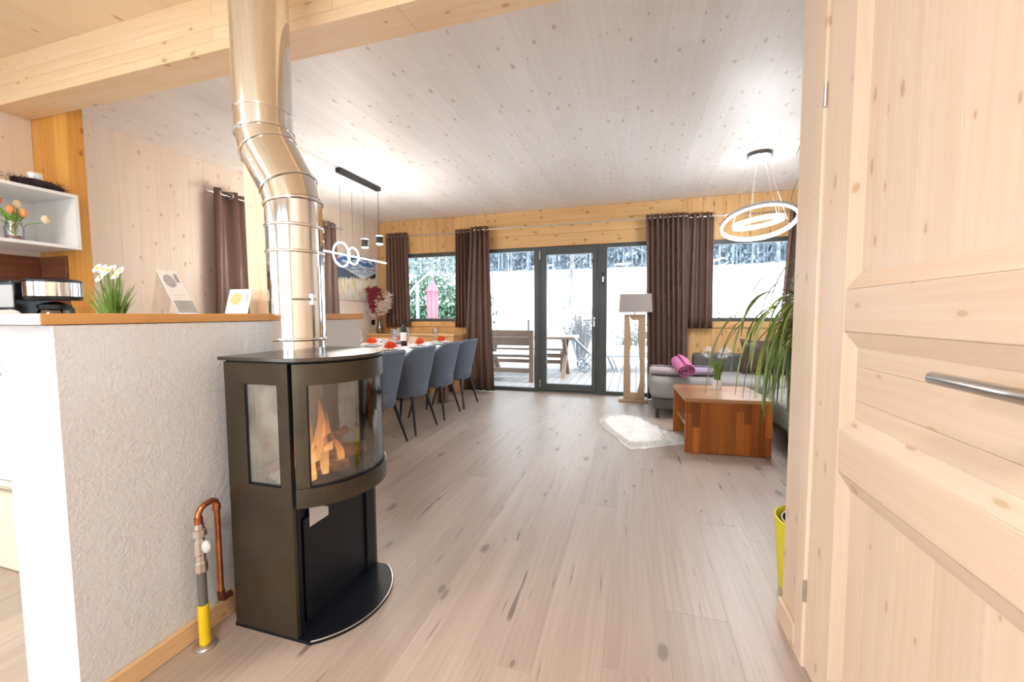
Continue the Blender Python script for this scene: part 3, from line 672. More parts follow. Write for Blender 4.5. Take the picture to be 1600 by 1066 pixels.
# glasses
GL = MB().lathe([(.034, 0), (.034, .0015), (.006, .004), (.004, .008), (.004, .075), (.006, .082), (.022, .098), (.030, .125), (.031, .15), (.0255, .195), (.0245, .195), (.0295, .15), (.0285, .126), (.021, .101), (.003, .088)], (0, 0, 0), 20, caps=False).mesh('wine_glass', TGLASS, smooth=True)
for x, y, lb in ((-2.50, 4.85, 'standing alone at the far end of the table'), (-2.86, 4.80, 'behind the wine bottle, right one of the far pair'), (-2.96, 4.72, 'behind the wine bottle, left one of the far pair'), (-2.84, 4.40, 'on the wall side, farther of the middle pair'), (-2.75, 4.30, 'on the wall side, nearer of the middle pair'), (-2.90, 3.86, 'beside the end of the half wall'), (-2.46, 3.85, 'by the second plate of the chair side')):
    o = bpy.data.objects.new('wine_glass', GL); C.objects.link(o); o.location = (x, y, TZ+.0005); tag(o, 'stemmed clear glass ' + lb, 'glass', 'stemmed glasses on the dining table')
# bottle
bx, by = -2.60, 4.256
b = lthing('wine_bottle', 'dark wine bottle with white label standing mid-table', 'bottle', (bx, by, TZ+.003))
MB().lathe([(.034, 0), (.037, .004), (.037, .19), (.033, .21), (.016, .235), (.0135, .25), (.0135, .295), (.0145, .297), (.0145, .305), (.004, .305)], (0, 0, 0), 24).build('glass_body', plain('dark_bottle_glass', (.006,.009,.006), .08), b, smooth=True)
MB().rings([[Vector((.0375*math.cos(a), .0375*math.sin(a), z)) for a in [math.radians(-150+150*i/16) for i in range(17)]] for z in (.06, .16)], False, False, False).build('label', plain('bottle_label', (.75,.74,.72), .6, var=.06, vs=90), b)
MB().lathe([(.0142, .255), (.0148, .256), (.0148, .3055), (.001, .306)], (0, 0, 0), 16).build('foil', plain('black_foil', (.015,.012,.014), .3, .5), b)
# tent card
o = MB().add([(-.05,-.035,0), (.05,-.035,0), (.05,.035,0), (-.05,.035,0), (-.05,0,.10), (.05,0,.10)], [(0,1,5,4), (2,3,4,5), (0,4,3), (1,2,5), (0,3,2,1)]).xf(Matrix.Rotation(.7, 4, 'Z')).xf(Matrix.Translation((-2.60, 4.47, TZ+.003))).build('tent_card', plain('kraft_card', (.62,.48,.33), .8), loc=(-2.60, 4.47, TZ)); tag(o, 'beige folded card standing behind the wine bottle', 'card')
# bench along far wall
bn = thing('bench', 'light pine bench with tall back under the dining window', 'bench', (-3.0, 5.4, 0))
for k, (a, b_) in enumerate(((.50, .60), (.605, .70), (.705, .80))): board('back_board', bn, W_FARH, -3.78, -2.42, 5.24, 5.265, a-.30*(k == 0), b_)
board('top_ledge', bn, W_FARH, -3.80, -2.40, 5.22, 5.655, .802, .826)
board('seat_board', bn, W_FARH, -3.78, -2.66, 5.03, 5.13, .41, .44); board('seat_board', bn, W_FARH, -3.78, -2.66, 5.135, 5.238, .41, .44)
for xx in (-3.78, -2.45): board('end_panel', bn, W_FARV, xx, xx+.03, 5.266, 5.65, 0, .801)
for xx in (-3.70, -2.70): board('seat_leg', bn, W_FARV, xx, xx+.03, 5.04, 5.238, 0, .409)
# vase with dried flowers on the ledge
vx, vy, vz = -3.66, 5.33, .8262
v = lthing('flower_vase', 'glass vase of dried red and cream flowers on the bench ledge', 'vase', (vx, vy, vz))
MB().lathe([(.035, 0), (.055, .01), (.06, .06), (.045, .12), (.028, .17), (.038, .215), (.036, .215), (.026, .17), (.043, .12), (.057, .06), (.05, .012), (.004, .008)], (0, 0, 0), 20).build('vase_glass', glassm('smoky_glass', (.62,.42,.30), .12), v, smooth=True)
STEMS = plain('dry_stem', (.20,.12,.05), .8)
PAMP = plain('pampas_plume', (.62,.52,.46), .9); CREAMF = plain('cream_dried', (.68,.52,.38), .9); REDF = plain('dried_red', (.22,.02,.035), .9)
random.seed(3)
def sprig(par, base, tip, mat, n, ln, wd, nm):
    base, tip = Vector(base), Vector(tip); mid = base.lerp(tip, .5)+Vector((0, 0, .03))
    pts = [base*(1-t)**2 + mid*2*t*(1-t) + tip*t*t for t in [i/6 for i in range(7)]]
    s = MB().tube(pts, .0022, 5).build('stem', STEMS, par)
    m = MB()
    for i in range(n):
        t = .5+.5*i/n; p = base*(1-t)**2 + mid*2*t*(1-t) + tip*t*t
        d = Vector((random.uniform(-1, 1), random.uniform(-.6, .6), random.uniform(-.3, 1))).normalized()
        q = p+d*ln*(1.3-abs(t-.7)); m.leaf([p, p.lerp(q, .5)+Vector((0,0,.005)), q], [wd*.5, wd, .001], d.cross(Vector((0, 1, .2))))
    m.build(nm, mat, par)
for i in range(14): sprig(v, (0, 0, .05), (random.uniform(-.15, .10), random.uniform(-.10, .03), random.uniform(.50, .68)), REDF, 60, .06, .026, 'red_bloom')
for i in range(8): sprig(v, (0, 0, .05), (random.uniform(-.06, .16), random.uniform(-.12, .02), random.uniform(.42, .60)), CREAMF, 40, .045, .02, 'cream_bloom')
for tx, tz in ((-.15, .36), (-.14, .42), (-.16, .47)): sprig(v, (0, 0, .05), (tx, -.06, tz), PAMP, 70, .06, .010, 'plume')
for tx, tz in ((.25, .57), (.24, .50), (.21, .60)): sprig(v, (0, 0, .05), (tx, -.08, tz), PAMP, 70, .06, .010, 'plume')
o = MB().box(XL, XL+.012, 5.43, 5.51, .95, 1.03).build('wall_socket', BLACK, loc=(XL, 5.47, .95), bev=.003); tag(o, 'black wall socket in the corner beside the vase', 'socket')
# canvas picture
def picmat():
    t = NT('mountain_print'); s = t.new('ShaderNodeSeparateXYZ'); tc = t.new('ShaderNodeTexCoord'); t.l.new(tc.outputs['Generated'], s.inputs[0])
    y, z = s.outputs[1], s.outputs[2]; n = t.noise(t.comb(t.math('MULTIPLY', y, 3), t.math('MULTIPLY', z, 7)), 2.0, 5); n2 = t.noise(t.comb(t.math('MULTIPLY', y, 9), t.math('MULTIPLY', z, 2.2)), 2.0, 4)
    sky = t.mix(t.mr(n, .45, .62, 0, 1), (.05,.17,.42), (.75,.80,.84)); sky = t.mix(t.mr(z, .55, .8, .7, 0), sky, (.78,.80,.80))
    fog = t.mix(t.mr(n2, .4, .6, 0, 1), (.72,.58,.32), (.84,.80,.72)); fog = t.mix(t.mr(z, .0, .3, .45, 0), fog, (.30,.36,.42))
    line1 = t.math('ADD', .72, t.math('MULTIPLY', y, -.42)); line1 = t.math('ADD', line1, t.math('MULTIPLY', n2, .05))
    line2 = t.math('ADD', .12, t.math('MULTIPLY', y, .52)); line2 = t.math('ADD', line2, t.math('MULTIPLY', n2, .05))
    ridge = t.math('MAXIMUM', line1, line2)
    low1 = t.math('ADD', .36, t.math('MULTIPLY', y, .08))
    mtn = t.mix(t.mr(y, .3, .9, 0, 1), (.10,.13,.19), (.02,.025,.035))
    c = t.mix(t.math('LESS_THAN', z, ridge), sky, mtn); c = t.mix(t.mr(t.math('SUBTRACT', z, t.math('ADD', low1, t.math('MULTIPLY', n2, .18))), -.02, .03, 1, 0), c, fog)
    return t.base(c, .6, 0, .2)
pc = MB().box(XL+.0005, XL+.022, 4.69, 5.54, 1.315, 1.962).build('canvas_print', picmat(), loc=(XL, 5.1, 1.64)); tag(pc, 'canvas print of misty mountains under a blue sky on the left wall', 'picture')

# ------------------------------------------------------------------ curtains
def curtain(label, a0, a1, z0, z1, fixed, axis='X', pleats=9, flare=.0, rings=(0.12, .9), amp=.035, skew=0.0, group='brown curtains'):
    P = (lambda a, d, z: Vector((a, fixed-d, z))) if axis == 'X' else (lambda a, d, z: Vector((fixed+d, a, z)))
    c = P((a0+a1)/2, 0, z0); r = thing('curtain', label, 'curtain', c, group)
    nu, nz = pleats*10, 10; pts = []
    for k in range(nz+1):
        t = k/nz; row = []; z = z1+(z0-z1)*t
        for i in range(nu+1):
            u = i/nu; e = math.sin(PI*u)
            du = amp*(1-.15*t)*math.sin(2*PI*pleats*u + .6*math.sin(3*u*PI)) * (.35+.65*min(1, e*2.2)) + .005*math.sin(2*t+u*5)
            a = a0+(a1-a0)*u + (u-.5)*flare*t + skew*t + .0025*math.sin(3*t+u*8)
            row.append(P(a, du, z))
        pts.append(row)
    MB().grid(pts).build('drape', CURT, r, smooth=75, solid=.003)
    for u in rings:
        a = a0+(a1-a0)*u; p = P(a, .0, z1-.045); q = Vector((1, 0, 0)) if axis == 'X' else Vector((0, 1, 0))
        e1 = Vector((0, 0, 1)); e2 = q.cross(e1)
        MB().tube([p+q*.0+e1*.026*math.cos(2*PI*i/16)+e2*.050*math.sin(2*PI*i/16)*.9 for i in range(16)], .006, 6, closed=True).build('eyelet', STEEL, r, smooth=True)
    return r
CY = YF-.085; g1 = 'brown eyelet curtains'
curtain('short brown curtain left of the dining window beside the vase', -3.68, -3.31, .915, 2.345, CY, 'X', 7, .06, (.15, .85))
curtain('short brown curtain right of the dining window', -2.52, -2.20, .915, 2.335, CY, 'X', 7, .04, (.2,))
curtain('floor-length brown curtain left of the terrace door', -2.24, -1.98, .012, 2.335, CY-.095, 'X', 4, .22, (.3, .85), skew=-.03)
curtain('floor-length brown curtain behind the floor lamp right of the terrace door', .12, .60, .012, 2.335, CY-.08, 'X', 8, .0, (.1, .35), skew=.05)
curtain('short brown curtain left of the sofa window', .60, .905, .915, 2.335, CY, 'X', 4, .04, (.5, .95))
curtain('short brown curtain at the right end of the sofa window by the plant', 1.72, 2.12, .915, 2.345, CY, 'X', 5, .05, (.12, .8), skew=-.05)
curtain('brown curtain on the left wall nearest the kitchen', 2.95, 3.27, .915, 2.30, XL+.10, 'Y', 2, .10, (.1, .5), amp=.05)
curtain('brown curtain on the left wall beside the mountain print', 4.33, 4.60, .915, 2.30, XL+.09, 'Y', 3, .05, (.2, .6), amp=.04)
def rod(label, p0, p1, inward, group='curtain rods'):
    p0, p1 = Vector(p0), Vector(p1); r = thing('curtain_rod', label, 'curtain rod', (p0+p1)/2, group)
    MB().tube([p0, p1], .008, 10).build('rod_tube', STEEL, r, smooth=True)
    for p, s in ((p0, -1), (p1, 1)): MB().sphere(p+(p1-p0).normalized()*s*.012, .017, n=10, m=6).build('finial', STEEL, r, smooth=True)
    for t in (.02, .5, .98):
        p = p0.lerp(p1, t); MB().tube([p, p+Vector(inward)], .006, 8).build('bracket', STEEL, r, smooth=True)
rod('thin steel rod over the dining window', (-3.79, CY, 2.295), (-2.26, CY, 2.295), (0, YF-CY-.001, 0))
rod('long steel rod over the terrace door', (-2.22, CY-.08, 2.292), (.58, CY-.08, 2.292), (0, YF-CY+.066, 0))
rod('thin steel rod over the sofa window behind the ring lamp', (.60, CY, 2.285), (2.22, CY, 2.285), (0, YF-CY-.001, 0))
rod('steel rod with round ends on the left wall', (XL+.095, 2.90, 2.255), (XL+.095, 4.70, 2.255), (-.0945, 0, 0))

# ------------------------------------------------------------------ linear pendant over the table
PX_ = -2.8
pn = thing('linear_pendant', 'black ceiling bar lamp with glowing rings and spots above dining table', 'pendant lamp', (PX_, 3.79, ZC))
MB().box(PX_-.03, PX_+.03, 3.45, 4.12, ZC-.045, ZC-.0005).build('canopy_bar', BLKMET, pn, bev=.003)
MB().tube([(PX_, 3.05, 1.708), (PX_, 4.23, 1.708)], .005, 8).build('light_bar', LEDW, pn, smooth=True)
for yc, zc, rr, nm in ((3.468, 1.705, .118, 'light_ring'), (3.647, 1.712, .084, 'light_ring')):
    MB().tube([(PX_, yc+rr*math.cos(2*PI*i/40), zc+rr*math.sin(2*PI*i/40)) for i in range(40)], .0052, 8, closed=True).build(nm, LEDW, pn, smooth=True)
for yc, zc in ((3.843, 1.875), (4.113, 1.955)):
    s = MB().lathe([(.034, -.042), (.034, .042)], (PX_, yc, zc), 20).build('spot_shade', BLKMET, pn, smooth=True)
    MB().lathe([(.0335, -.047), (.0335, -.0425)], (PX_, yc, zc), 20).build('spot_glow', LEDW, s, smooth=True)
    MB().lathe([(.0335, .0425), (.0335, .045)], (PX_, yc, zc), 20).build('spot_glow', LEDW, s, smooth=True)
for yc, zb in ((3.468, 1.823), (3.647, 1.796), (3.843, 1.92), (4.113, 2.0), (4.10, 1.71)): MB().tube([(PX_, yc, ZC-.045), (PX_, yc, zb)], .0016, 5).build('cable', BLACK, pn)

# ================================================================== LIVING CORNER
# ring pendant
rx_, ry_, rz_ = 1.065, 4.30, ZC
rp = thing('ring_pendant', 'pendant lamp with two glowing tilted rings above the coffee table', 'pendant lamp', (rx_, ry_, rz_))
MB().lathe([(.10, -.035), (.10, -.0005)], (rx_, ry_, ZC), 32).build('canopy', plain('dark_chrome', (.10,.09,.08), .2, .9), rp, smooth=True)
MB().lathe([(.088, -.040), (.088, -.0355)], (rx_, ry_, ZC), 32).build('canopy_glow', LEDC, rp, smooth=True)
def lring(R, cx, cz, tx, ty, nm):
    M = Matrix.Translation((cx, ry_, cz)) @ Matrix.Rotation(ty, 4, 'Y') @ Matrix.Rotation(tx, 4, 'X')
    n = 64
    def cir(rad, z): return [M @ Vector((rad*math.cos(2*PI*i/n), rad*math.sin(2*PI*i/n), z)) for i in range(n)]
    o1 = [cir(R, -.006), cir(R+.003, .022), cir(R-.012, .022), cir(R-.014, -.004)]; o1.append(o1[0])
    a = MB().rings(o1, False, False).build(nm, plain('silver_ring', (.55,.55,.55), .35, .6), rp, smooth=50)
    g = [cir(R-.001, -.0065), cir(R-.001, -.017), cir(R-.014, -.017), cir(R-.0145, -.0065)]; g.append(g[0])
    MB().rings(g, False, False).build('ring_glow', LEDC, a, smooth=50)
    return [M @ Vector((R*math.cos(2*PI*i/5+.4), R*math.sin(2*PI*i/5+.4), .02)) for i in range(5)]
pts = lring(.308, 1.072, 1.925, -.34, -.03, 'outer_ring')
pts2 = lring(.205, 1.068, 1.925, -.02, -.13, 'inner_ring')
for i, p in enumerate(pts): MB().tube([(rx_+.07*math.cos(2*PI*i/5+.4), ry_+.07*math.sin(2*PI*i/5+.4), ZC-.036), p], .0011, 4).build('wire', STEEL, rp)
for i, p in enumerate(pts2): MB().tube([(rx_+.04*math.cos(2*PI*i/5+.4), ry_+.04*math.sin(2*PI*i/5+.4), ZC-.036), p], .0011, 4).build('wire', STEEL, rp)

# floor lamp
lx, ly = .0, 5.36
fl_ = thing('floor_lamp', 'floor lamp with driftwood frame and box-shaped linen shade', 'floor lamp', (lx, ly, 0))
MB().box(lx-.18, lx+.165, ly-.105, ly+.105, 0, .035).build('base', W_LAMP, fl_, bev=.006)
def plank_edge(x_out, inner, nm):
    # upright slab with a natural wavy inner edge
    n = 16; zs_ = [.035+(1.095-.035)*i/n for i in range(n+1)]
    xi = [inner(i/n) for i in range(n+1)]
    ring_a = [Vector((x_out, ly-.045, z_)) for z_ in zs_] ; 
    m = MB()
    m.grid([[Vector((x_out, ly-.045, z_)), Vector((x, ly-.045, z_)), Vector((x, ly+.045, z_)), Vector((x_out, ly+.045, z_)), Vector((x_out, ly-.045, z_))] for z_, x in zip(zs_, xi)])
    m.add([(x_out, ly-.045, zs_[0]), (xi[0], ly-.045, zs_[0]), (xi[0], ly+.045, zs_[0]), (x_out, ly+.045, zs_[0])], [(0,1,2,3)])
    m.add([(x_out, ly-.045, zs_[-1]), (xi[-1], ly-.045, zs_[-1]), (xi[-1], ly+.045, zs_[-1]), (x_out, ly+.045, zs_[-1])], [(0,1,2,3)])
    m.build(nm, W_LAMP, fl_)
plank_edge(lx-.125, lambda t: lx-.045 + .018*math.exp(-((t-.66)/.06)**2) - .02*(t > .75)*min(1, (t-.75)*6) + .006*math.sin(9*t), 'upright')
plank_edge(lx+.13, lambda t: lx+.058 - .030*math.exp(-((t-.05)/.10)**2) + .016*math.sin(5*t+.5), 'upright')
MB().box(lx-.045, lx+.058, ly-.044, ly+.044, .0355, .115).build('lower_block', W_LAMP, fl_, bev=.004)
MB().prism([(lx-.065, 1.095), (lx+.07, 1.095), (lx+.07, 1.05), (lx+.04, 1.02), (lx-.02, 1.02), (lx-.055, 1.05)], ly-.044, ly+.044, lambda a, b, c: (a, c, b)).build('upper_block', W_LAMP, fl_)
MB().tube([(lx, ly, 1.095), (lx, ly, 1.16)], .010, 10).build('socket_rod', STEEL, fl_, smooth=True)
m = MB()
def rect(hx, hy, z_): return [Vector((lx+.008+a, ly+b, z_)) for a, b in ((-hx, -hy), (hx, -hy), (hx, hy), (-hx, hy))]
m.rings([rect(.198, .11, 1.12), rect(.186, .10, 1.345), rect(.182, .096, 1.345), rect(.194, .106, 1.12), rect(.198, .11, 1.12)], False, False)
m.build('shade', F_SHADE, fl_)

# sofa: chaise along the window, long part along the right wall
sf = thing('corner_sofa', 'grey fabric corner sofa with rounded chaise under the window', 'sofa', (1.3, 4.6, 0))
def rslab(poly, z0, z1, mat, nm, bev=.05, seg=4, par=sf, puff=0.0):
    m = MB().prism(poly, z0, z1); o = m.build(nm, mat, par, smooth=60, bev=bev, seg=seg); return o
Lp = [(.175, 4.60), (.20, 4.50), (1.20, 4.50), (1.20, 3.05), (2.12, 3.05), (2.12, 5.44), (.175, 5.44)]
rslab([(.20, 4.53), (1.22, 4.53), (1.22, 3.08), (2.12, 3.08), (2.12, 5.42), (.20, 5.42)], .095, .205, F_SOFAD, 'frame', .02, 3)
def curvepts(a, b, bulge, n=8):
    a, b = Vector((*a, 0)), Vector((*b, 0)); d = (b-a); nrm = Vector((d.y, -d.x, 0)).normalized()
    return [tuple((a.lerp(b, i/n) + nrm*bulge*math.sin(PI*i/n))[:2]) for i in range(n+1)]
ch = [(.165, 4.62), (.175, 4.56), (.22, 4.50)] + [(1.19, 4.50), (1.32, 4.46), (1.42, 4.36)] + [(1.9, 4.36), (1.9, 5.30), (.32, 5.30), (.20, 5.22), (.16, 5.08)]
rslab(ch, .21, .425, F_SOFA, 'seat_cushion', .055, 5)
rslab([(1.10, 3.12), (1.16, 3.05), (2.0, 3.05), (2.0, 4.35), (1.36, 4.35), (1.20, 4.22), (1.10, 4.0)], .20, .415, F_SOFA, 'seat_cushion', .06, 5)
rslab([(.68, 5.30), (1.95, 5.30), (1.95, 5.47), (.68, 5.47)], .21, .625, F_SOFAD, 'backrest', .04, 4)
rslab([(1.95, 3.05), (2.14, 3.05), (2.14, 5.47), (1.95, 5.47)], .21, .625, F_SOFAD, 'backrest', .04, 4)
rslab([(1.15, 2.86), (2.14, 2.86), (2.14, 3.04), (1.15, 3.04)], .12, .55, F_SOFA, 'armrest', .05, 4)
for x_, y_ in ((.245, 4.56), (.245, 5.36), (1.26, 3.12), (2.05, 3.12), (2.05, 5.36), (1.26, 4.56)): MB().box(x_-.018, x_+.018, y_-.018, y_+.018, 0, .0955).build('leg', BLKMET, sf, bev=.003)
def pillow(label, c, w_, h_, th, rot, tilt, mat):
    n = 14; pts_f, pts_b = [], []
    for i in range(n+1):
        rf, rb = [], []
        for j in range(n+1):
            u, v = i/n*2-1, j/n*2-1
            e = max(0, (1-u**2)*(1-v**2))**.42; q = 1-.10*(1-abs(v)**2)*abs(u)**3
            q2 = 1-.10*(1-abs(u)**2)*abs(v)**3
            wr = .006*mnoise.noise(Vector((u*3, v*3, c[0]*7)))
            rf.append(Vector((u*w_/2*q, -th/2*e+wr*e, v*h_/2*q2))); rb.append(Vector((u*w_/2*q, th/2*e, v*h_/2*q2)))
        pts_f.append(rf); pts_b.append(rb)
    M = Matrix.Translation(c) @ Matrix.Rotation(rot, 4, 'Z') @ Matrix.Rotation(tilt, 4, 'X')
    o = MB().grid(pts_f).grid([list(reversed(r_)) for r_ in pts_b]).xf(M).build('cushion', mat, loc=c, smooth=60)
    tag(o, label, 'cushion', 'leather cushions on the sofa')
pillow('brown leather cushion leaning at the sofa corner, fully in view', (1.36, 5.12, .625), .44, .40, .15, .05, -.28, LEATHER)
pillow('brown leather cushion half hidden behind the hanging leaves', (1.735, 4.93, .615), .42, .38, .15, -.85, -.28, LEATHER)
# towels
def rolled(label, c, ln, rad, rot, mat, pat=None, flat=.75, tilt=0):
    n = 90; cross = []
    for i in range(n):
        a = i/n*2*PI*3.3; rr = rad*(.12+.88*i/n); cross.append((rr*math.cos(a), rr*flat*math.sin(a)))
    pts = []
    for k in range(9):
        t = k/8-.5; bul = 1+.04*math.sin(9*t)-.1*(abs(t)*2)**6
        pts.append([Vector((p[0]*bul, ln*t, p[1]*bul)) for p in cross])
    M = Matrix.Translation((c[0], c[1], c[2]+rad*flat+.002)) @ Matrix.Rotation(rot, 4, 'Z') @ Matrix.Rotation(tilt, 4, 'X')
    o = MB().grid(pts).xf(M).build('rolled_towel', mat, loc=c, smooth=True, solid=.007)
    tag(o, label, 'towel', 'rolled towels on the sofa')
rolled('pale grey rolled towel on the chaise, left of the pink one', (.32, 4.74, .425), .30, .09, 1.3, TOWELG, flat=.6)
rolled('lilac rolled towel on the chaise, right of the pink one', (.665, 4.80, .425), .36, .09, 1.7, TOWELL, flat=.6)
rolled('pink rolled towel lying across the two paler towels', (.485, 4.65, .478), .42, .098, .10, TOWELP, tilt=.16)

# coffee table
ct = lthing('coffee_table', 'reddish block-wood coffee table with open side and shelf', 'coffee table', (.395, 3.445, 0), .056)
TW, TDp, TH = .614, .655, .437
random.seed(11)
def staves(y0, y1, z0, z1, x0, x1, sw=.052):
    x = x0
    while x < x1-.012:
        xe = min(x+sw*random.uniform(.75, 1.2), x1)
        if x1-xe < .02: xe = x1
        zc_ = [z0] + sorted(random.uniform(z0+.05, z1-.05) for _ in range(random.choice((0, 1, 1)))) + [z1]
        for a, b in zip(zc_, zc_[1:]): board('stave', ct, W_BLOCK, x+.0002, xe-.0002, y0, y1, a+.0002, b-.0002, .0006)
        x = xe
staves(0, .038, .004, TH-.028, 0, TW); staves(TDp-.038, TDp, .004, TH-.028, 0, TW, .07)
k = 0; y = -.006
while y < TDp:
    ye = min(y+.075, TDp+.006); board('top_stave', ct, W_BLOCKT, -.006, TW+.006, y+.0002, ye-.0002, TH-.0275, TH, .0006); y = ye
board('shelf', ct, W_BLOCKT, .03, TW-.03, .0385, TDp-.0385, .17, .195)
for x_, y_ in ((.02, .019), (TW-.02, .019), (.02, TDp-.019), (TW-.02, TDp-.019)): MB().lathe([(.012, 0), (.012, .0045)], (x_, y_, 0), 10).build('foot', STEEL, ct)
# potted white flowers on coffee table
def grassplant(name, label, loc, potr, poth, n, hgt, spread, heads, potmat=PORC):
    r = lthing(name, label, 'potted plant', loc)
    if poth: MB().lathe([(potr*.78, 0), (potr, poth), (potr*.93, poth), (potr*.9, poth*.85), (.002, poth*.85)], (0, 0, 0), 24).build('pot', potmat, r, smooth=True)
    GR = plain('grass_'+name, (.16,.26,.035), .6, var=.5, vs=40)
    for i in range(n):
        a = random.uniform(0, 2*PI); s = spread*random.random()**.7; h_ = hgt*random.uniform(.55, 1); b = Vector((.5*potr*math.cos(a)*random.random(), .5*potr*math.sin(a)*random.random(), poth*.84))
        e = Vector((s*math.cos(a), s*math.sin(a), poth*.84+h_)); m_ = b.lerp(e, .5)+Vector((0, 0, h_*.12)) - Vector((e.x, e.y, 0))*.25
        pp = [b*(1-t)**2 + m_*2*t*(1-t) + e*t*t for t in (0, .25, .5, .75, 1)]
        MB().leaf(pp, [.004, .006, .006, .004, .0008], Vector((-math.sin(a+.5), math.cos(a+.5), 0))).build('blade', GR, r)
    ST = plain('flower_stem_'+name, (.12,.24,.03), .6)
    for hx, hy, hz, kind in heads:
        MB().tube([(hx*.2, hy*.2, poth*.84), (hx*.6, hy*.6, hz*.6), (hx, hy, hz)], .0018, 5).build('stem', ST, r)
        m = MB(); c = Vector((hx, hy, hz))
        if kind == 'daisy':
            for q in range(12):
                a = 2*PI*q/12; d = Vector((math.cos(a), math.sin(a)*.5-.2, math.sin(a)*.8)).normalized(); m.leaf([c, c+d*.011, c+d*.021], [.002, .007, .003], d.cross(Vector((.6, -.8, .2))))
            f = m.build('flower', plain('petal_white', (.82,.82,.80), .7), r)
            MB().sphere(c+Vector((.002, -.003, .001)), .0055, n=8, m=5).build('flower_eye', plain('eye_yellow', (.75,.50,.03), .7), f)
        else:
            for q in range(80):
                d = Vector((random.gauss(0, 1), random.gauss(0, 1), random.gauss(0, 1))).normalized(); e = c+d*kind
                sd = d.cross(Vector((random.random(), random.random(), 1)))
                m.leaf([c+d*kind*.4, c+d*kind*.8, e], [.001, .008, .003], sd)
            m.build('flower_head', plain('allium_white', (.78,.81,.86), .8), r)
    return r
random.seed(5)
grassplant('flower_pot', 'small white pot of grass with white pompom flowers on coffee table', (.703, 3.95, TH+.0005), .042, .082, 90, .22, .10, [(-.085, -.01, .322, .056), (.06, 0, .318, .056), (.035, .03, .305, .045)])
# sheepskin
rg = [atz(*p, 0) for p in ((937,657),(945,652),(960,650),(985,652),(1003,657),(1020,667),(1045,678),(1068,686),(1070,694),(1050,696),(1030,698),(1008,701),(985,702),(972,694),(962,684),(945,671),(938,664))]
cx = sum(p.x for p in rg)/len(rg); cyy = sum(p.y for p in rg)/len(rg)
sk = thing('sheepskin_rug', 'white sheepskin lying on the floor beside the coffee table', 'rug', (cx, cyy, 0))
random.seed(9); m = MB(); nr = 44; nn = 280
def rim(a):
    f_ = (a/(2*PI)*len(rg)) % len(rg); i = int(f_); t = f_-i; p = rg[i].lerp(rg[(i+1) % len(rg)], t); return p
rows = []
for k in range(nr+1):
    t = k/nr; row = []
    for i in range(nn):
        a = 2*PI*i/nn; p = Vector((cx, cyy, 0)).lerp(rim(a), t); jag = 1+.05*t*mnoise.noise(Vector((p.x*14, p.y*14, 3)))
        p = Vector((cx, cyy, 0)) + (p-Vector((cx, cyy, 0)))*jag
        z = (.042*(1-t**5)+.004) * (1+.35*mnoise.noise(Vector((p.x*9, p.y*9, 0)))+.32*mnoise.noise(Vector((p.x*24, p.y*24, 5)))+.22*mnoise.noise(Vector((p.x*60, p.y*60, 9))))
        row.append(Vector((p.x, p.y, max(.002, z) if k < nr else .0)))
    rows.append(row)
m.rings([r_ for r_ in rows], False, False)
m.build('pelt', FUR, sk, smooth=True)
m = MB(); P_ = [v.copy() for row in rows for v in row]
for i in range(3500):
    k = int(nr*random.uniform(.86, 1.0))-1; j = random.randrange(nn); p = rows[k][j].lerp(rows[min(k+1, nr)][(j+1) % nn], random.random())
    d = (p-Vector((cx, cyy, 0))); d.z = 0; d = d.normalized()*.6*(k/nr) + Vector((random.uniform(-1, 1), random.uniform(-1, 1), random.uniform(.1, .9)))
    d.normalize(); q = p+d*random.uniform(.012, .028); q.z = max(q.z, .002)
    s_ = d.cross(Vector((random.uniform(-1, 1), random.uniform(-1, 1), .3))).normalized()*.0032
    m.add([p-s_, p+s_, q], [(0, 1, 2)])
o = m.build('wool', FUR, sk); o['kind'] = 'stuff'

# dracaena in yellow pot behind the door wall
px_, py_ = .70, 1.83
dc = lthing('dracaena', 'tall drooping dracaena in a yellow pot beside the pine door wall', 'potted plant', (px_, py_, 0))
MB().lathe([(.125, 0), (.148, .285), (.142, .287), (.137, .28), (.12, .03), (.002, .03)], (0, 0, 0), 40).build('pot', plain('yellow_pot', (.72,.62,.01), .35), dc, smooth=True)
pi_ = MB().lathe([(.10, .03), (.124, .274), (.118, .274), (.112, .23), (.002, .23)], (0, 0, 0), 32).build('inner_pot', plain('black_inner_pot', (.01,.01,.01), .5), dc, smooth=True)
MB().tube([(.121*math.cos(2*PI*i/40), .121*math.sin(2*PI*i/40), .275) for i in range(40)], .003, 6, closed=True).build('inner_rim', plain('rim_white', (.7,.65,.66), .4), pi_, smooth=True)
TR = plain('cane_bark', (.28,.19,.11), .8, var=.3, vs=40)
LM = plain('dracaena_leaf', (.075,.115,.016), .4, 0, .4, var=.5, vs=14)
LML = plain('dracaena_leaf_pale', (.20,.25,.06), .4, 0, .4, var=.4, vs=14)
random.seed(21)
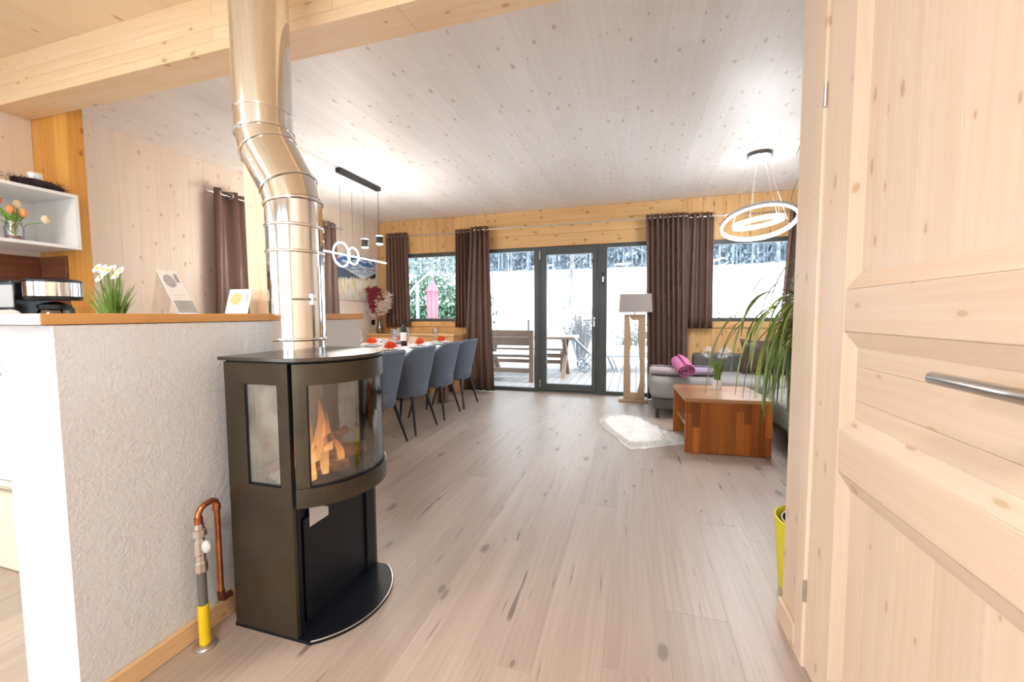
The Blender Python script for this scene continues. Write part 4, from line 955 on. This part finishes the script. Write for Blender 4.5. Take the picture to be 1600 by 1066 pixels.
def crown(tip, tdir, n, lmin, lmax, droop, nm='leaf', amin=0, amax=2*PI):
    tip = Vector(tip); tdir = Vector(tdir).normalized()
    for i in range(n):
        a = random.uniform(amin, amax); el = random.uniform(-.5, 1.1); ln = random.uniform(lmin, lmax)
        d = Vector((math.cos(a)*math.cos(el), math.sin(a)*math.cos(el), math.sin(el)))*.75 + tdir*.5; d.normalize()
        p = tip - tdir*random.uniform(0, .14); pts_ = [p.copy()]; stp = ln/12; ws = [.007]
        for k_ in range(12):
            d = (d + Vector((0, 0, -droop*(.09+.045*k_)))).normalized(); p = p+d*stp; 
            if p.y+py_ < 1.66: p.y = 1.66-py_; d.y = abs(d.y)*.2
            pts_.append(p.copy()); ws.append(.0095*(1-(k_/12)**2.5)+.001)
        sd = d.cross(Vector((math.cos(a), math.sin(a), .25))); 
        if sd.length < .05: sd = Vector((-math.sin(a), math.cos(a), 0))
        sd = Vector((-math.sin(a)*.8+.35, math.cos(a)*.8, .1)).normalized()
        MB().leaf(pts_, ws, sd).build(nm, LML if random.random() < .3 else LM, dc, smooth=True)
st1 = [(.02, 0, .22), (.05, .02, .6), (.06, .03, .9), (.02, .02, 1.05), (-.06, .0, 1.10)]
MB().tube(st1, [.016, .015, .014, .012, .009], 9).build('cane', TR, dc, smooth=True)
crown((-.10, -.01, 1.125), (-.9, 0, .35), 46, .34, .60, 1.15)
crown((.0, .02, 1.06), (-.4, .1, .6), 60, .30, .52, 1.4)
crown((-.06, .03, 1.06), (-.3, .1, .2), 70, .28, .46, 2.2)
st2 = [(-.02, .02, .22), (.06, .05, .8), (.10, .06, 1.3), (.18, .08, 1.72)]
MB().tube(st2, [.017, .016, .014, .010], 9).build('cane', TR, dc, smooth=True)
crown((.19, .09, 1.76), (0, 0, 1), 44, .30, .52, 1.0)

# ================================================================== KITCHEN AND HALF-WALL THINGS
kc = thing('kitchen_unit', 'white kitchen base unit with pale lower drawer behind the half wall', 'cabinet', (-2.4, 1.25, 0))
MB().box(-3.54, -1.70, 1.04, 1.64, .0, .915).build('carcass', WHITEP, kc)
x = -3.54
for i in range(3):
    xe = x+.613; d = MB().box(x+.002, xe-.002, 1.02, 1.0395, .405, .91).build('cupboard_front', WHITE, kc, bev=.002); MB().box(x+.12, xe-.12, 1.005, 1.0195, .86, .872).build('handle', STEEL, d)
    d = MB().box(x+.002, xe-.002, 1.02, 1.0395, .004, .40).build('drawer_front', CREAMP, kc, bev=.002); MB().box(x+.12, xe-.12, 1.005, 1.0195, .365, .377).build('handle', STEEL, d)
    x = xe
wt = MB().box(-3.545, -1.69, 1.0, 1.642, .9155, .95).build('worktop', WHITE, loc=(-2.4, 1.25, .9155), bev=.003); tag(wt, 'white kitchen worktop carrying the coffee maker', 'worktop')
wt['kind'] = 'structure'
bs = thing('backsplash', 'dark stained wooden backsplash under the white shelf', 'wall panel', (XK+.007, 1.0, .95))
for k in range(4): board('plank', bs, W_DARK, XK+.0005, XK+.012, .58, 1.63, .951+k*.13, .951+(k+1)*.13-.001); board('plank', bs, W_DARKX, XK+.0125, -3.305, 1.631, 1.643, .951+k*.13, .951+(k+1)*.13-.001)
# coffee maker
random.seed(2)
m0 = aty(76, 490, 1.36); cm = lthing('coffee_maker', 'black filter coffee maker with steel band on the kitchen worktop', 'coffee maker', (m0.x-.005, 1.36, .9505), .35)
MB().box(-.165, .145, -.09, .10, 0, .03).build('base', BLACK, cm, bev=.01)
MB().box(-.165, -.075, -.085, .10, .03, .335).build('water_tank', BLACK, cm, bev=.012)
MB().box(-.163, -.070, -.088, -.084, .20, .31).build('tank_window', plain('grey_window', (.45,.45,.46), .3), cm)
hd_ = MB().lathe([(.10, .235), (.108, .245), (.108, .335), (.10, .342), (.002, .342)], (.035, .0, 0), 32).build('brew_head', BLACK, cm, smooth=True)
MB().lathe([(.1095, .255), (.1095, .325)], (.035, 0, 0), 32, caps=False).build('steel_band', CHROME, hd_, smooth=True)
jg = MB().lathe([(.06, .033), (.082, .06), (.085, .11), (.07, .16), (.055, .19), (.06, .205), (.058, .205), (.052, .19), (.067, .16), (.082, .11), (.079, .062), (.004, .036)], (.035, 0, 0), 28).build('carafe', glassm('carafe_glass', (.5,.42,.33), .2), cm, smooth=True)
MB().lathe([(.062, .19), (.064, .212), (.02, .228), (.002, .23)], (.035, 0, 0), 24).build('carafe_lid', BLACK, jg, smooth=True)
MB().tube([(.095, -.02, .20), (.15, -.03, .19), (.155, -.03, .12), (.115, -.025, .09)], .010, 8).build('carafe_handle', BLACK, jg, smooth=True)
ts = lthing('toaster', 'white toaster with black end on the worktop at the picture edge', 'toaster', (-2.80, 1.10, .9505), .1)
MB().box(-.17, .105, -.075, .075, .01, .185).build('housing', WHITE, ts, smooth=40, bev=.035, seg=5)
MB().box(.1055, .13, -.07, .07, .01, .16).build('end_cap', BLACK, ts, smooth=40, bev=.012, seg=3)
MB().box(-.13, .08, -.03, .03, .1855, .19).build('bread_slot', BLACK, ts)
MB().tube([(.13, 0, .12), (.148, 0, .12)], .014, 10).build('lever', BLACK, ts, smooth=True)
MB().tube([(-.10, -.02, .19), (-.10, -.02, .215), (.06, -.02, .215), (.06, -.02, .19)], .005, 6).build('bun_rack', BLACK, ts, smooth=True)
# shelf
sy1 = 1.628; zt, zb_ = atx(124, 306, -3.14).z, atx(130, 391, -3.14).z
sh = thing('wall_shelf', 'white open box shelf on the kitchen wall above the coffee maker', 'shelf', (-3.13, 1.1, zb_))
MB().box(-3.54, -3.14, .55, sy1, zb_, zb_+.018).build('bottom_board', WHITE, sh, bev=.001); MB().box(-3.54, -3.14, .55, sy1, zt-.018, zt).build('top_board', WHITE, sh, bev=.001)
MB().box(-3.54, -3.14, sy1-.018, sy1, zb_+.0185, zt-.0185).build('side_board', WHITE, sh, bev=.001); MB().box(-3.54, -3.14, .55, .568, zb_+.0185, zt-.0185).build('side_board', WHITE, sh, bev=.001)
MB().box(-3.559, -3.5405, .55, 1.63, zb_, zt).build('back_board', WHITE, sh)
# jar with tulips
jv = lthing('tulip_jar', 'glass jar of orange and cream tulips inside the white shelf', 'flower jar', (-3.25, 1.40, zb_+.0185))
MB().lathe([(.034, 0), (.038, .005), (.038, .075), (.03, .09), (.032, .105), (.030, .105), (.028, .09), (.035, .075), (.035, .008), (.002, .006)], (0, 0, 0), 20).build('jar_glass', TGLASS, jv, smooth=True)
MB().lathe([(.032, .009), (.034, .03), (.002, .032)], (0, 0, 0), 14).build('bark_chips', plain('bark_chips', (.20,.08,.035), .9, var=.5, vs=120), jv)
TS = plain('tulip_green', (.17,.30,.03), .5)
for (dx, dy, dz, col) in ((.0,-.055,.205,(.85,.20,.06)), (.02,.03,.155,(.86,.42,.16)), (-.02,.055,.16,(.85,.55,.24)), (.03,-.02,.16,(.84,.28,.10)), (.0,.02,.20,(.84,.66,.42)), (.03,.115,.135,(.84,.66,.45)), (-.02,-.09,.16,(.85,.30,.10))):
    MB().tube([(0, 0, .03), (dx*.4, dy*.4, .10), (dx, dy, dz-.01)], .0025, 6).build('stem', TS, jv)
    MB().lathe([(.004, -.018), (.016, -.008), (.019, .006), (.014, .020), (.009, .026)], (dx, dy, dz), 8).build('bloom', plain('tulip_%d' % int(dz*1e3+col[1]*100+dx*1e4), col, .6), jv, smooth=True)
m = MB()
for i in range(14):
    a = random.uniform(0, 2*PI); e = Vector((.06*math.cos(a), .07*math.sin(a), random.uniform(.12, .19))); m.leaf([(0, 0, .08), (e.x*.5, e.y*.5, .14), e], [.006, .016, .002], (-math.sin(a), math.cos(a), 0))
m.build('leaves', TS, jv)
# lavender wreath and cup on shelf
wr = thing('lavender_bundle', 'dark dried lavender bundle lying on top of the white shelf', 'dried flowers', (-3.175, 1.49, zt))
LAV = plain('dried_lavender', (.035,.018,.028), .9, var=.6, vs=60)
MB().tube([(-3.175, 1.37, zt+.022), (-3.172, 1.46, zt+.028), (-3.17, 1.53, zt+.026), (-3.17, 1.58, zt+.018)], [.014, .022, .020, .010], 8).build('core', LAV, wr)
m = MB()
for i in range(1100):
    t = random.random(); p = Vector((-3.175, 1.35+.24*t, zt+.026)); d = Vector((random.gauss(0, 1), random.gauss(0, 1), random.gauss(0, .7))).normalized()
    p += d*.018; q = p+d*random.uniform(.012, .026); q.z = max(q.z, zt+.001); p.z = max(p.z, zt+.002); m.add([p+Vector((.002, 0, 0)), p-Vector((.002, 0, 0)), q+Vector((0, .0012, 0))], [(0, 1, 2)])
o = m.build('dried_sprigs', LAV, wr); o['kind'] = 'stuff'
o = MB().lathe([(.024, 0), (.027, .004), (.030, .095), (.028, .095), (.024, .006), (.002, .004)], (-3.25, 1.50, zt+.001), 20).build('white_cup', PORC, loc=(-3.25, 1.50, zt), smooth=True); tag(o, 'small white cup behind the lavender on the shelf', 'cup')
# daisies behind the half wall
random.seed(14)
gp = aty(176, 490, 1.12)
heads = [(random.uniform(-.055, .07), random.uniform(-.03, .03), random.uniform(.30, .345), 'daisy') for _ in range(11)]
grassplant('daisy_pot', 'pot of artificial grass with white daisies behind the half-wall board', (gp.x, 1.12, .9505), .05, .09, 110, .23, .095, heads)
# acrylic brochure stand
bs0 = [(-1.505, 1.028, ZH+.033), (-1.505, 1.092, ZH+.033), (-1.60, 1.092, ZH+.185), (-1.60, 1.028, ZH+.185)]
br = thing('brochure_stand', 'leaning acrylic stand with a white printed leaflet on the half wall', 'leaflet stand', (-1.55, 1.06, ZH+.0315))
nrm = Vector((.85, 0, .53))*.003
def sheet(pts, off, th, nm, mat, par):
    a = [Vector(p)+nrm/.003*off for p in pts]; b = [p+nrm/.003*th for p in a]; return MB().rings([a, b]).build(nm, mat, par)
sheet(bs0, -.003, .0025, 'acrylic_back', ACRYL, br); 
PAPER = plain('leaflet_paper', (.80,.77,.74), .5); lf_ = sheet(bs0, .0, .0012, 'leaflet', PAPER, br)
def on_leaf(u, v): a = Vector(bs0[0]).lerp(Vector(bs0[1]), u); b = Vector(bs0[3]).lerp(Vector(bs0[2]), u); return a.lerp(b, v)
sheet([on_leaf(.5+.30*math.cos(2*PI*i/24)-.12, .74+.15*math.sin(2*PI*i/24)) for i in range(24)], .0013, .0003, 'round_photo', plain('grey_photo', (.42,.38,.38), .6, var=.4, vs=160), lf_)
sheet([on_leaf(.72, .72), on_leaf(.90, .72), on_leaf(.90, .92), on_leaf(.72, .92)], .0013, .0003, 'logo_print', plain('logo_grey', (.30,.32,.34), .6), lf_)
for k in range(6): sheet([on_leaf(.15, .08+.065*k), on_leaf(.6+.25*(k % 2), .08+.065*k), on_leaf(.6+.25*(k % 2), .092+.065*k), on_leaf(.15, .092+.065*k)], .0013, .0002, 'text_line', plain('text_peach', (.72,.55,.45), .7), lf_)
sheet([on_leaf(0, 0), on_leaf(1, 0), on_leaf(1, .28), on_leaf(0, .28)], .0022, .0015, 'acrylic_front', ACRYL, br)
MB().box(-1.60, -1.50, 1.028, 1.092, ZH+.0315, ZH+.0335).build('acrylic_foot', ACRYL, br)
MB().add([(-1.60, 1.03, ZH+.185), (-1.60, 1.09, ZH+.185), (-1.64, 1.09, ZH+.034), (-1.64, 1.03, ZH+.034), (-1.6025, 1.03, ZH+.185), (-1.6025, 1.09, ZH+.185), (-1.6425, 1.09, ZH+.034), (-1.6425, 1.03, ZH+.034)], [(0,1,2,3), (4,5,6,7), (0,1,5,4), (2,3,7,6)]).build('acrylic_strut', ACRYL, br)
# small card by the post
ca, cb = aty(356, 470, 1.40), aty(391, 470, 1.40)
k2 = thing('info_card', 'square white card with an orange round mark leaning by the post', 'card', ((ca.x+cb.x)/2, 1.4, ZH+.0315))
def cq(u, v, d=0): return Vector((ca.x+(cb.x-ca.x)*u, 1.385-d+.03*v, ZH+.0325+.108*v))
def csheet(ps, d, th, nm, mat): return MB().rings([[cq(u, v, d) for u, v in ps], [cq(u, v, d+th) for u, v in ps]]).build(nm, mat, k2)
csheet([(0, 0), (1, 0), (1, 1), (0, 1)], 0, .002, 'card_sheet', PAPER)
csheet([(.36+.26*math.cos(2*PI*i/24), .60+.25*math.sin(2*PI*i/24)) for i in range(24)], .0022, .0003, 'round_mark', plain('orange_mark', (.74,.48,.22), .6, var=.15, vs=200))
csheet([(.80, .52), (.91, .52), (.91, .80), (.80, .80)], .0022, .0003, 'logo_print', plain('logo_green_grey', (.42,.47,.45), .6))
csheet([(.1, .14), (.95, .14), (.95, .155), (.1, .155)], .0022, .0002, 'print_line', plain('line_grey', (.5,.5,.5), .6))

# ceiling lamps added as unseen fill light, above and behind the camera
def fill_ceiling_lamp(label, x_, y_, watts, col):
    r = thing('fill_ceiling_lamp', label, 'ceiling lamp', (x_, y_, ZC), 'added ceiling fill lamps')
    MB().lathe([(.24, -.03), (.24, -.0005)], (x_, y_, ZC), 40).build('housing', WHITE, r, smooth=40)
    MB().lathe([(.228, -.036), (.228, -.0305)], (x_, y_, ZC), 40).build('diffuser', LAMPE, r, smooth=40)
    l = bpy.data.lights.new('fill_ceiling_lamp_light', 'AREA'); l.shape = 'DISK'; l.size = .44; l.energy = watts; l.color = col
    lo = bpy.data.objects.new('fill_ceiling_lamp_light', l); C.objects.link(lo); lo.parent = r; lo.location = (0, 0, -.04)
fill_ceiling_lamp('unseen flat ceiling lamp added as fill in the hall, nearer the pine door', -.35, -.75, 8.5, (1, .98, .97))
fill_ceiling_lamp('unseen flat ceiling lamp added as fill in the kitchen', -2.45, -.3, 7.5, (1, .98, .97))

# ================================================================== TERRACE AND GARDEN
ZDK = -.12
dk = slab('terrace_deck', [(-4.6, 3.4, 5.83, 10.6, ZDK-.25, ZDK-.03)], UNDER)
lay(dk, W_OUT, 'Z', ZDK, -.028, 5.84, 10.6, -4.6, 3.4, .145, 'Y', name='deck_board', gap=.004)
SNOW = plain('snow', (.72,.75,.80), .9, 0, .2, var=.04, vs=1.5)
def terr(x, y):
    z = -.30
    if y > 11: z += .02*(y-11)
    if y > 14: z += .150*(y-14)*min(1, (y-14)/12)
    return z + .10*mnoise.noise(Vector((x*.25, y*.25, 0))) + (.6*mnoise.noise(Vector((x*.05, y*.05, 3))) if y > 16 else 0)
ys = [9, 10, 10.6, 11, 11.5, 12, 12.6, 13.2, 14, 15, 16, 18, 20, 23, 26, 30, 35, 40, 46, 52, 58, 64, 72, 82, 95]
o = MB().grid([[Vector((x_, y_, terr(x_, y_))) for x_ in [-70+2.5*i for i in range(53)]] for y_ in ys]).build('snowy_ground', SNOW, smooth=True); o['kind'] = 'structure'
BROWN = W_OUTX
def obench(loc, w_, label, back):
    r = lthing('garden_bench', label, 'bench', loc, 0, 'wooden garden benches')
    for s in (-1, 1):
        MB().box(s*w_/2-.05 if s > 0 else -w_/2-.03, s*w_/2+.03 if s > 0 else -w_/2+.05, -.05, .03, 0, .94 if back else .44).build('leg', BROWN, r, bev=.004)
        MB().box(s*w_/2-.05 if s > 0 else -w_/2-.03, s*w_/2+.03 if s > 0 else -w_/2+.05, .30, .38, 0, .44).build('leg', BROWN, r, bev=.004)
    if back:
        for a, b in ((.82, .94), (.66, .81)): MB().box(-w_/2, w_/2-.051, -.035, -.005, a, b).build('back_board', BROWN, r, bev=.004)
    MB().box(-w_/2+.0, w_/2-.0, .03, .21, .44, .48).build('seat_board', BROWN, r, bev=.004); MB().box(-w_/2, w_/2, .22, .40, .44, .48).build('seat_board', BROWN, r, bev=.004)
    MB().box(-w_/2, w_/2, .035, .395, .481, .50).build('snow_cover', SNOW, r, bev=.008)
    MB().box(-w_/2+.051, w_/2-.051, -.03, .0, .17, .25).build('stretcher', BROWN, r, bev=.004)
    return r
obench((-2.56, 7.12, ZDK), 1.62, 'wooden garden bench with back seen through the left door panel', True)
obench((-2.3, 8.62, ZDK), 1.7, 'snow-dusted backless garden bench behind the picnic table', False)
gt = lthing('picnic_table', 'weathered wooden garden table with crossed legs on the terrace', 'table', (-2.05, 8.05, ZDK))
for k in range(4): MB().box(-.98, .98, -.36+k*.18, -.19+k*.18, .74, .78).build('top_board', BROWN, gt, bev=.004)
MB().box(-.97, .97, -.35, .35, .781, .80).build('snow_cover', SNOW, gt, bev=.01)
for sx in (-.75, .75):
    for s in (-1, 1): MB().add([(sx-.035, s*.33-.05, 0), (sx+.035, s*.33-.05, 0), (sx+.035, s*.33+.05, 0), (sx-.035, s*.33+.05, 0), (sx-.035, -s*.22-.05, .74), (sx+.035, -s*.22-.05, .74), (sx+.035, -s*.22+.05, .74), (sx-.035, -s*.22+.05, .74)], [(0,3,2,1), (4,5,6,7), (0,1,5,4), (1,2,6,5), (2,3,7,6), (3,0,4,7)]).build('leg', BROWN, gt)
MB().box(-.75, .75, -.04, .04, .36, .44).build('stretcher', BROWN, gt)
LGREY = plain('lounger_mesh', (.16,.20,.24), .7); LFR = plain('lounger_frame', (.26,.30,.34), .4, .3)
def lounger(loc, rz, label):
    r = lthing('sun_lounger', label, 'sun lounger', loc, rz, 'sun loungers on the terrace')
    for s in (-1, 1):
        MB().tube([(-.3, s*.28, .34), (1.1, s*.28, .34)], .022, 8).build('side_rail', LFR, r)
        MB().tube([(-.3, s*.28, .34), (-.78, s*.27, .82)], .020, 8).build('back_rail', LFR, r)
        MB().tube([(.1, s*.28, .33), (.25, s*.30, .0)], .020, 8).build('leg', LFR, r); MB().tube([(1.0, s*.28, .33), (1.05, s*.30, .0)], .020, 8).build('leg', LFR, r)
        MB().tube([(-.25, s*.28, .34), (-.45, s*.28, .11)], .018, 8).build('leg', LFR, r)
        w_ = MB().tube([(-.45+.095*math.cos(2*PI*i/24), s*.31, .113+.095*math.sin(2*PI*i/24)) for i in range(24)], .018, 7, closed=True).build('wheel', LFR, r, smooth=True)
        for q in range(3): MB().tube([(-.45-.09*math.cos(PI*q/3), s*.31, .113-.09*math.sin(PI*q/3)), (-.45+.09*math.cos(PI*q/3), s*.31, .113+.09*math.sin(PI*q/3))], .008, 5).build('spoke', LFR, w_)
    MB().box(-.28, 1.08, -.26, .26, .335, .345).build('seat_mesh', LGREY, r)
    MB().add([(-.3, -.26, .35), (-.3, .26, .35), (-.77, .25, .83), (-.77, -.25, .83), (-.31, -.26, .34), (-.31, .26, .34), (-.78, .25, .82), (-.78, -.25, .82)], [(0,1,2,3), (7,6,5,4), (0,4,5,1), (1,5,6,2), (2,6,7,3), (3,7,4,0)]).build('back_mesh', LGREY, r)
lounger((-.62, 9.05, ZDK), .25, 'reclined grey sun lounger with wheels seen through the terrace door')
lounger((1.1, 9.7, ZDK), .1, 'grey sun lounger farther right, seen beside the floor lamp')
# parasol
pa = lthing('garden_parasol', 'closed pink cantilever parasol on a white frame before the hedge', 'parasol', (-5.67, 10.0, -.3))
WFR = plain('white_frame', (.40,.42,.44), .4)
MB().box(-.5, .5, -.5, .5, 0, .08).build('base', plain('stone_base', (.4,.4,.4), .8), pa)
MB().tube([(0, 0, .08), (.02, 0, 2.2)], .045, 10).build('mast', WFR, pa, smooth=True)
MB().tube([(-.45, 0, 1.75), (.0, 0, 2.25), (.45, 0, 2.58)], .035, 8).build('arm', WFR, pa, smooth=True)
MB().tube([(.45, 0, 2.58), (.46, 0, 2.38)], .015, 6).build('hanger', WFR, pa)
PINK = plain('pink_canopy', (.36,.11,.145), .8, var=.12, vs=6)
def starr(R, z): return [Vector((.46+R*(1+.22*math.cos(7*a))*math.cos(a), R*(1+.22*math.cos(7*a))*math.sin(a), z)) for a in [2*PI*i/56 for i in range(56)]]
MB().rings([starr(.012, 2.36), starr(.06, 2.25), starr(.16, 2.05), starr(.17, 2.03)]).build('canopy_top', PINK, pa, smooth=True)
MB().rings([starr(.13, 2.05), starr(.135, 1.7), starr(.12, 1.3), starr(.10, 1.18)]).build('canopy', PINK, pa, smooth=True)
# hedge, shrubs, trees
random.seed(31)
def leafcloud(n, fn, size, nm, mat, par):
    m = MB()
    for i in range(n):
        p = fn(); a = Vector((random.gauss(0, 1), random.gauss(0, 1), random.gauss(0, 1))).normalized(); b = a.cross(Vector((random.gauss(0, 1), random.gauss(0, 1), random.gauss(0, 1)))).normalized()
        s_ = size*random.uniform(.6, 1.3); m.add([p-a*s_*.5, p+b*s_*.28, p+a*s_*.5, p-b*s_*.28], [(0, 1, 2, 3)])
    o = m.build(nm, mat, par); o['kind'] = 'stuff'; return o
HG = plain('laurel_leaf', (.10,.20,.12), .45, 0, .5, var=.6, vs=8); HB = plain('hedge_wood', (.06,.05,.04), .9)
hg = lthing('laurel_hedge', 'dense green hedge outside the dining window behind the parasol', 'hedge', (-6.6, 11.6, -.3))
MB().tube([(-3, 0, .0), (-3, 0, 1.0)], .05, 6).tube([(0, 0, 0), (0, 0, 1.2)], .05, 6).tube([(1.8, 0, 0), (1.8, 0, 1.0)], .05, 6).build('trunk', HB, hg)
def hfn():
    x_ = random.uniform(-4.5, 2.6); top = 2.5+.45*mnoise.noise(Vector((x_*1.1, 0, 0)))-(.5 if x_ > 2.1 else 0); z_ = random.uniform(.05, 1)**.8*top; d = .55*math.sqrt(max(.05, 1-(z_/top)**4))
    return Vector((x_, -d*random.uniform(.75, 1.05) if random.random() < .75 else random.uniform(-d, d), z_))
leafcloud(15000, hfn, .12, 'foliage', HG, hg)
def hfn2():
    x_ = random.uniform(-4.5, 1.9); z_ = random.uniform(1.9, 3.5)+.3*mnoise.noise(Vector((x_*2, 1, 0))); return Vector((x_, random.uniform(-.5, .6), z_))
leafcloud(5000, hfn2, .12, 'frosted_foliage', plain('frosted_leaf', (.24,.30,.28), .6, var=.4, vs=6), hg)
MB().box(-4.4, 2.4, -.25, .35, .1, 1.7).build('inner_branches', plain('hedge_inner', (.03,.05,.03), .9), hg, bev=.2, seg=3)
FT = plain('frosted_twig', (.17,.16,.165), .9, var=.3, vs=5)
def bush(loc, h_, n, label, spread=.5, mat=FT, group='bare winter shrubs'):
    r = lthing('bare_shrub', label, 'shrub', loc, 0, group); m = MB()
    for i in range(n):
        a = random.uniform(0, 2*PI); s_ = random.random()**.7*spread; e = Vector((s_*math.cos(a), s_*math.sin(a), h_*random.uniform(.5, 1))); b = Vector((.1*math.cos(a), .1*math.sin(a), 0)); k = b.lerp(e, .5)+Vector((0, 0, .1*h_))
        m.tube([b, k, e], [.014, .009, .003], 4, caps=False)
        for q in range(3): t_ = random.uniform(.4, .9); p = b.lerp(e, t_); m.tube([p, p+Vector((random.uniform(-.2, .2), random.uniform(-.2, .2), random.uniform(.1, .35)))*h_*.5], [.006, .002], 3, caps=False)
    o = m.build('twigs', mat, r); o['kind'] = 'stuff'; return r
bush((-1.55, 12.4, -.3), 1.9, 70, 'bare twiggy shrub behind the picnic table in the glass door', .75)
LOWB = plain('frosty_low_shrub', (.11,.13,.11), .9, var=.4, vs=4)
for i, (x_, y_, lb) in enumerate(((.25, 14.2, 'low frosty shrub above the lamp shade'), (2.9, 14.8, 'low frosty shrub beside the lamp shade, nearer the curtain'), (-1.9, 15, 'low frosty shrub behind the door lock'))):
    r = lthing('low_shrub', lb, 'shrub', (x_, y_, terr(x_, y_)), 0, 'low frosty shrubs'); leafcloud(1500, lambda: Vector((random.gauss(0, .45), random.gauss(0, .25), abs(random.gauss(0, .35))+.3)), .09, 'foliage', LOWB, r); MB().tube([(0, 0, 0), (0, 0, .6)], .03, 5).build('trunk', HB, r)
o = MB().tube([(-4.6, 18, terr(-4.6, 18)-.1), (-4.6, 18, terr(-4.6, 18)+1.0)], .05, 7).build('fence_stake', HB, loc=(-4.6, 18, terr(-4.6, 18))); tag(o, 'single dark wooden stake standing in the snow slope', 'stake')
def tree(loc, h_, label, seed_):
    random.seed(seed_); r = lthing('bare_tree', label, 'tree', loc, 0, 'bare frosted trees')
    tr = MB(); tr.tube([(0, 0, 0), (.1, 0, h_*.4), (0, .1, h_*.7), (.05, 0, h_)], [.16, .12, .07, .02], 7).build('trunk', FT, r)
    m = MB()
    def br(p, d, ln, rad, lev):
        q = p+d*ln; m.tube([p, p.lerp(q, .5)+Vector((random.uniform(-.1, .1), random.uniform(-.1, .1), .05))*ln*.4, q], [rad, rad*.7, rad*.4], 4 if lev else 5, caps=False)
        if lev < 2:
            for k in range(5): t_ = random.uniform(.3, 1); nd = (d+Vector((random.uniform(-1, 1), random.uniform(-1, 1), random.uniform(-.3, .8)))*.8).normalized(); br(p.lerp(q, t_), nd, ln*random.uniform(.35, .6), rad*.5, lev+1)
    for i in range(14):
        a = random.uniform(0, 2*PI); z_ = h_*random.uniform(.3, .95); br(Vector((0, 0, z_)), Vector((math.cos(a), math.sin(a), random.uniform(.2, .8))).normalized(), h_*.28*(1.2-z_/h_), .045, 0)
    o = m.build('branches', FT, r); o['kind'] = 'stuff'
tree((-3.9, 26, terr(-3.9, 26)), 7.5, 'bare frosted tree at the top of the glass door', 4)
tree((.9, 30, terr(.9, 30)), 8.5, 'bare frosted tree at the top of the right glass panel', 6)
tree((-11.5, 22, terr(-11.5, 22)), 7.0, 'bare frosted tree above the hedge outside the dining window', 8)
random.seed(77); m = MB()
for row in range(3):
    for i in range(110):
        x_ = -62+i*1.05+random.uniform(-.5, .5); y_ = 67+row*4+random.uniform(-1.8, 1.8); z_ = terr(x_, y_)-.3; h_ = random.uniform(11, 17)
        for t0, t1, r0 in ((-.03, .35, 1.6), (.12, .5, 1.3), (.3, .75, 1.0), (.5, 1.0, .7)):
            n = 7; base = [Vector((x_+r0*(1+.25*random.random())*math.cos(2*PI*k/n), y_+r0*math.sin(2*PI*k/n), z_+h_*t0+random.uniform(-.3, .3))) for k in range(n)]
            m.add(base+[Vector((x_, y_, z_+h_*t1))], [(k, (k+1) % n, n) for k in range(n)])
for i in range(230):
    x_ = random.uniform(-60, 55); y_ = random.uniform(60.5, 65); z_ = terr(x_, y_); m.tube([(x_, y_, z_-.3), (x_+random.uniform(-.3, .3), y_, z_+random.uniform(7, 12))], [.16, .06], 5, caps=False)
for i in range(16000):
    x_ = random.uniform(-60, 55); y_ = random.uniform(60.5, 67); p = Vector((x_, y_, terr(x_, y_)+12*random.random()**1.3)); a = Vector((random.gauss(0, .5), random.gauss(0, .5), random.gauss(-.3, 1))).normalized(); b = a.cross(Vector((random.gauss(0, 1), random.gauss(0, 1), random.gauss(0, 1)))).normalized()
    s_ = random.uniform(.4, 1.0); m.add([p-a*s_*.5, p+b*s_*.22, p+a*s_*.5, p-b*s_*.22], [(0, 1, 2, 3)])
CON = plain('hazed_conifer', (.21,.25,.29), .95, 0, .1, var=.5, vs=1.2)  # distance haze and overexposure put into the pale blue-grey colour
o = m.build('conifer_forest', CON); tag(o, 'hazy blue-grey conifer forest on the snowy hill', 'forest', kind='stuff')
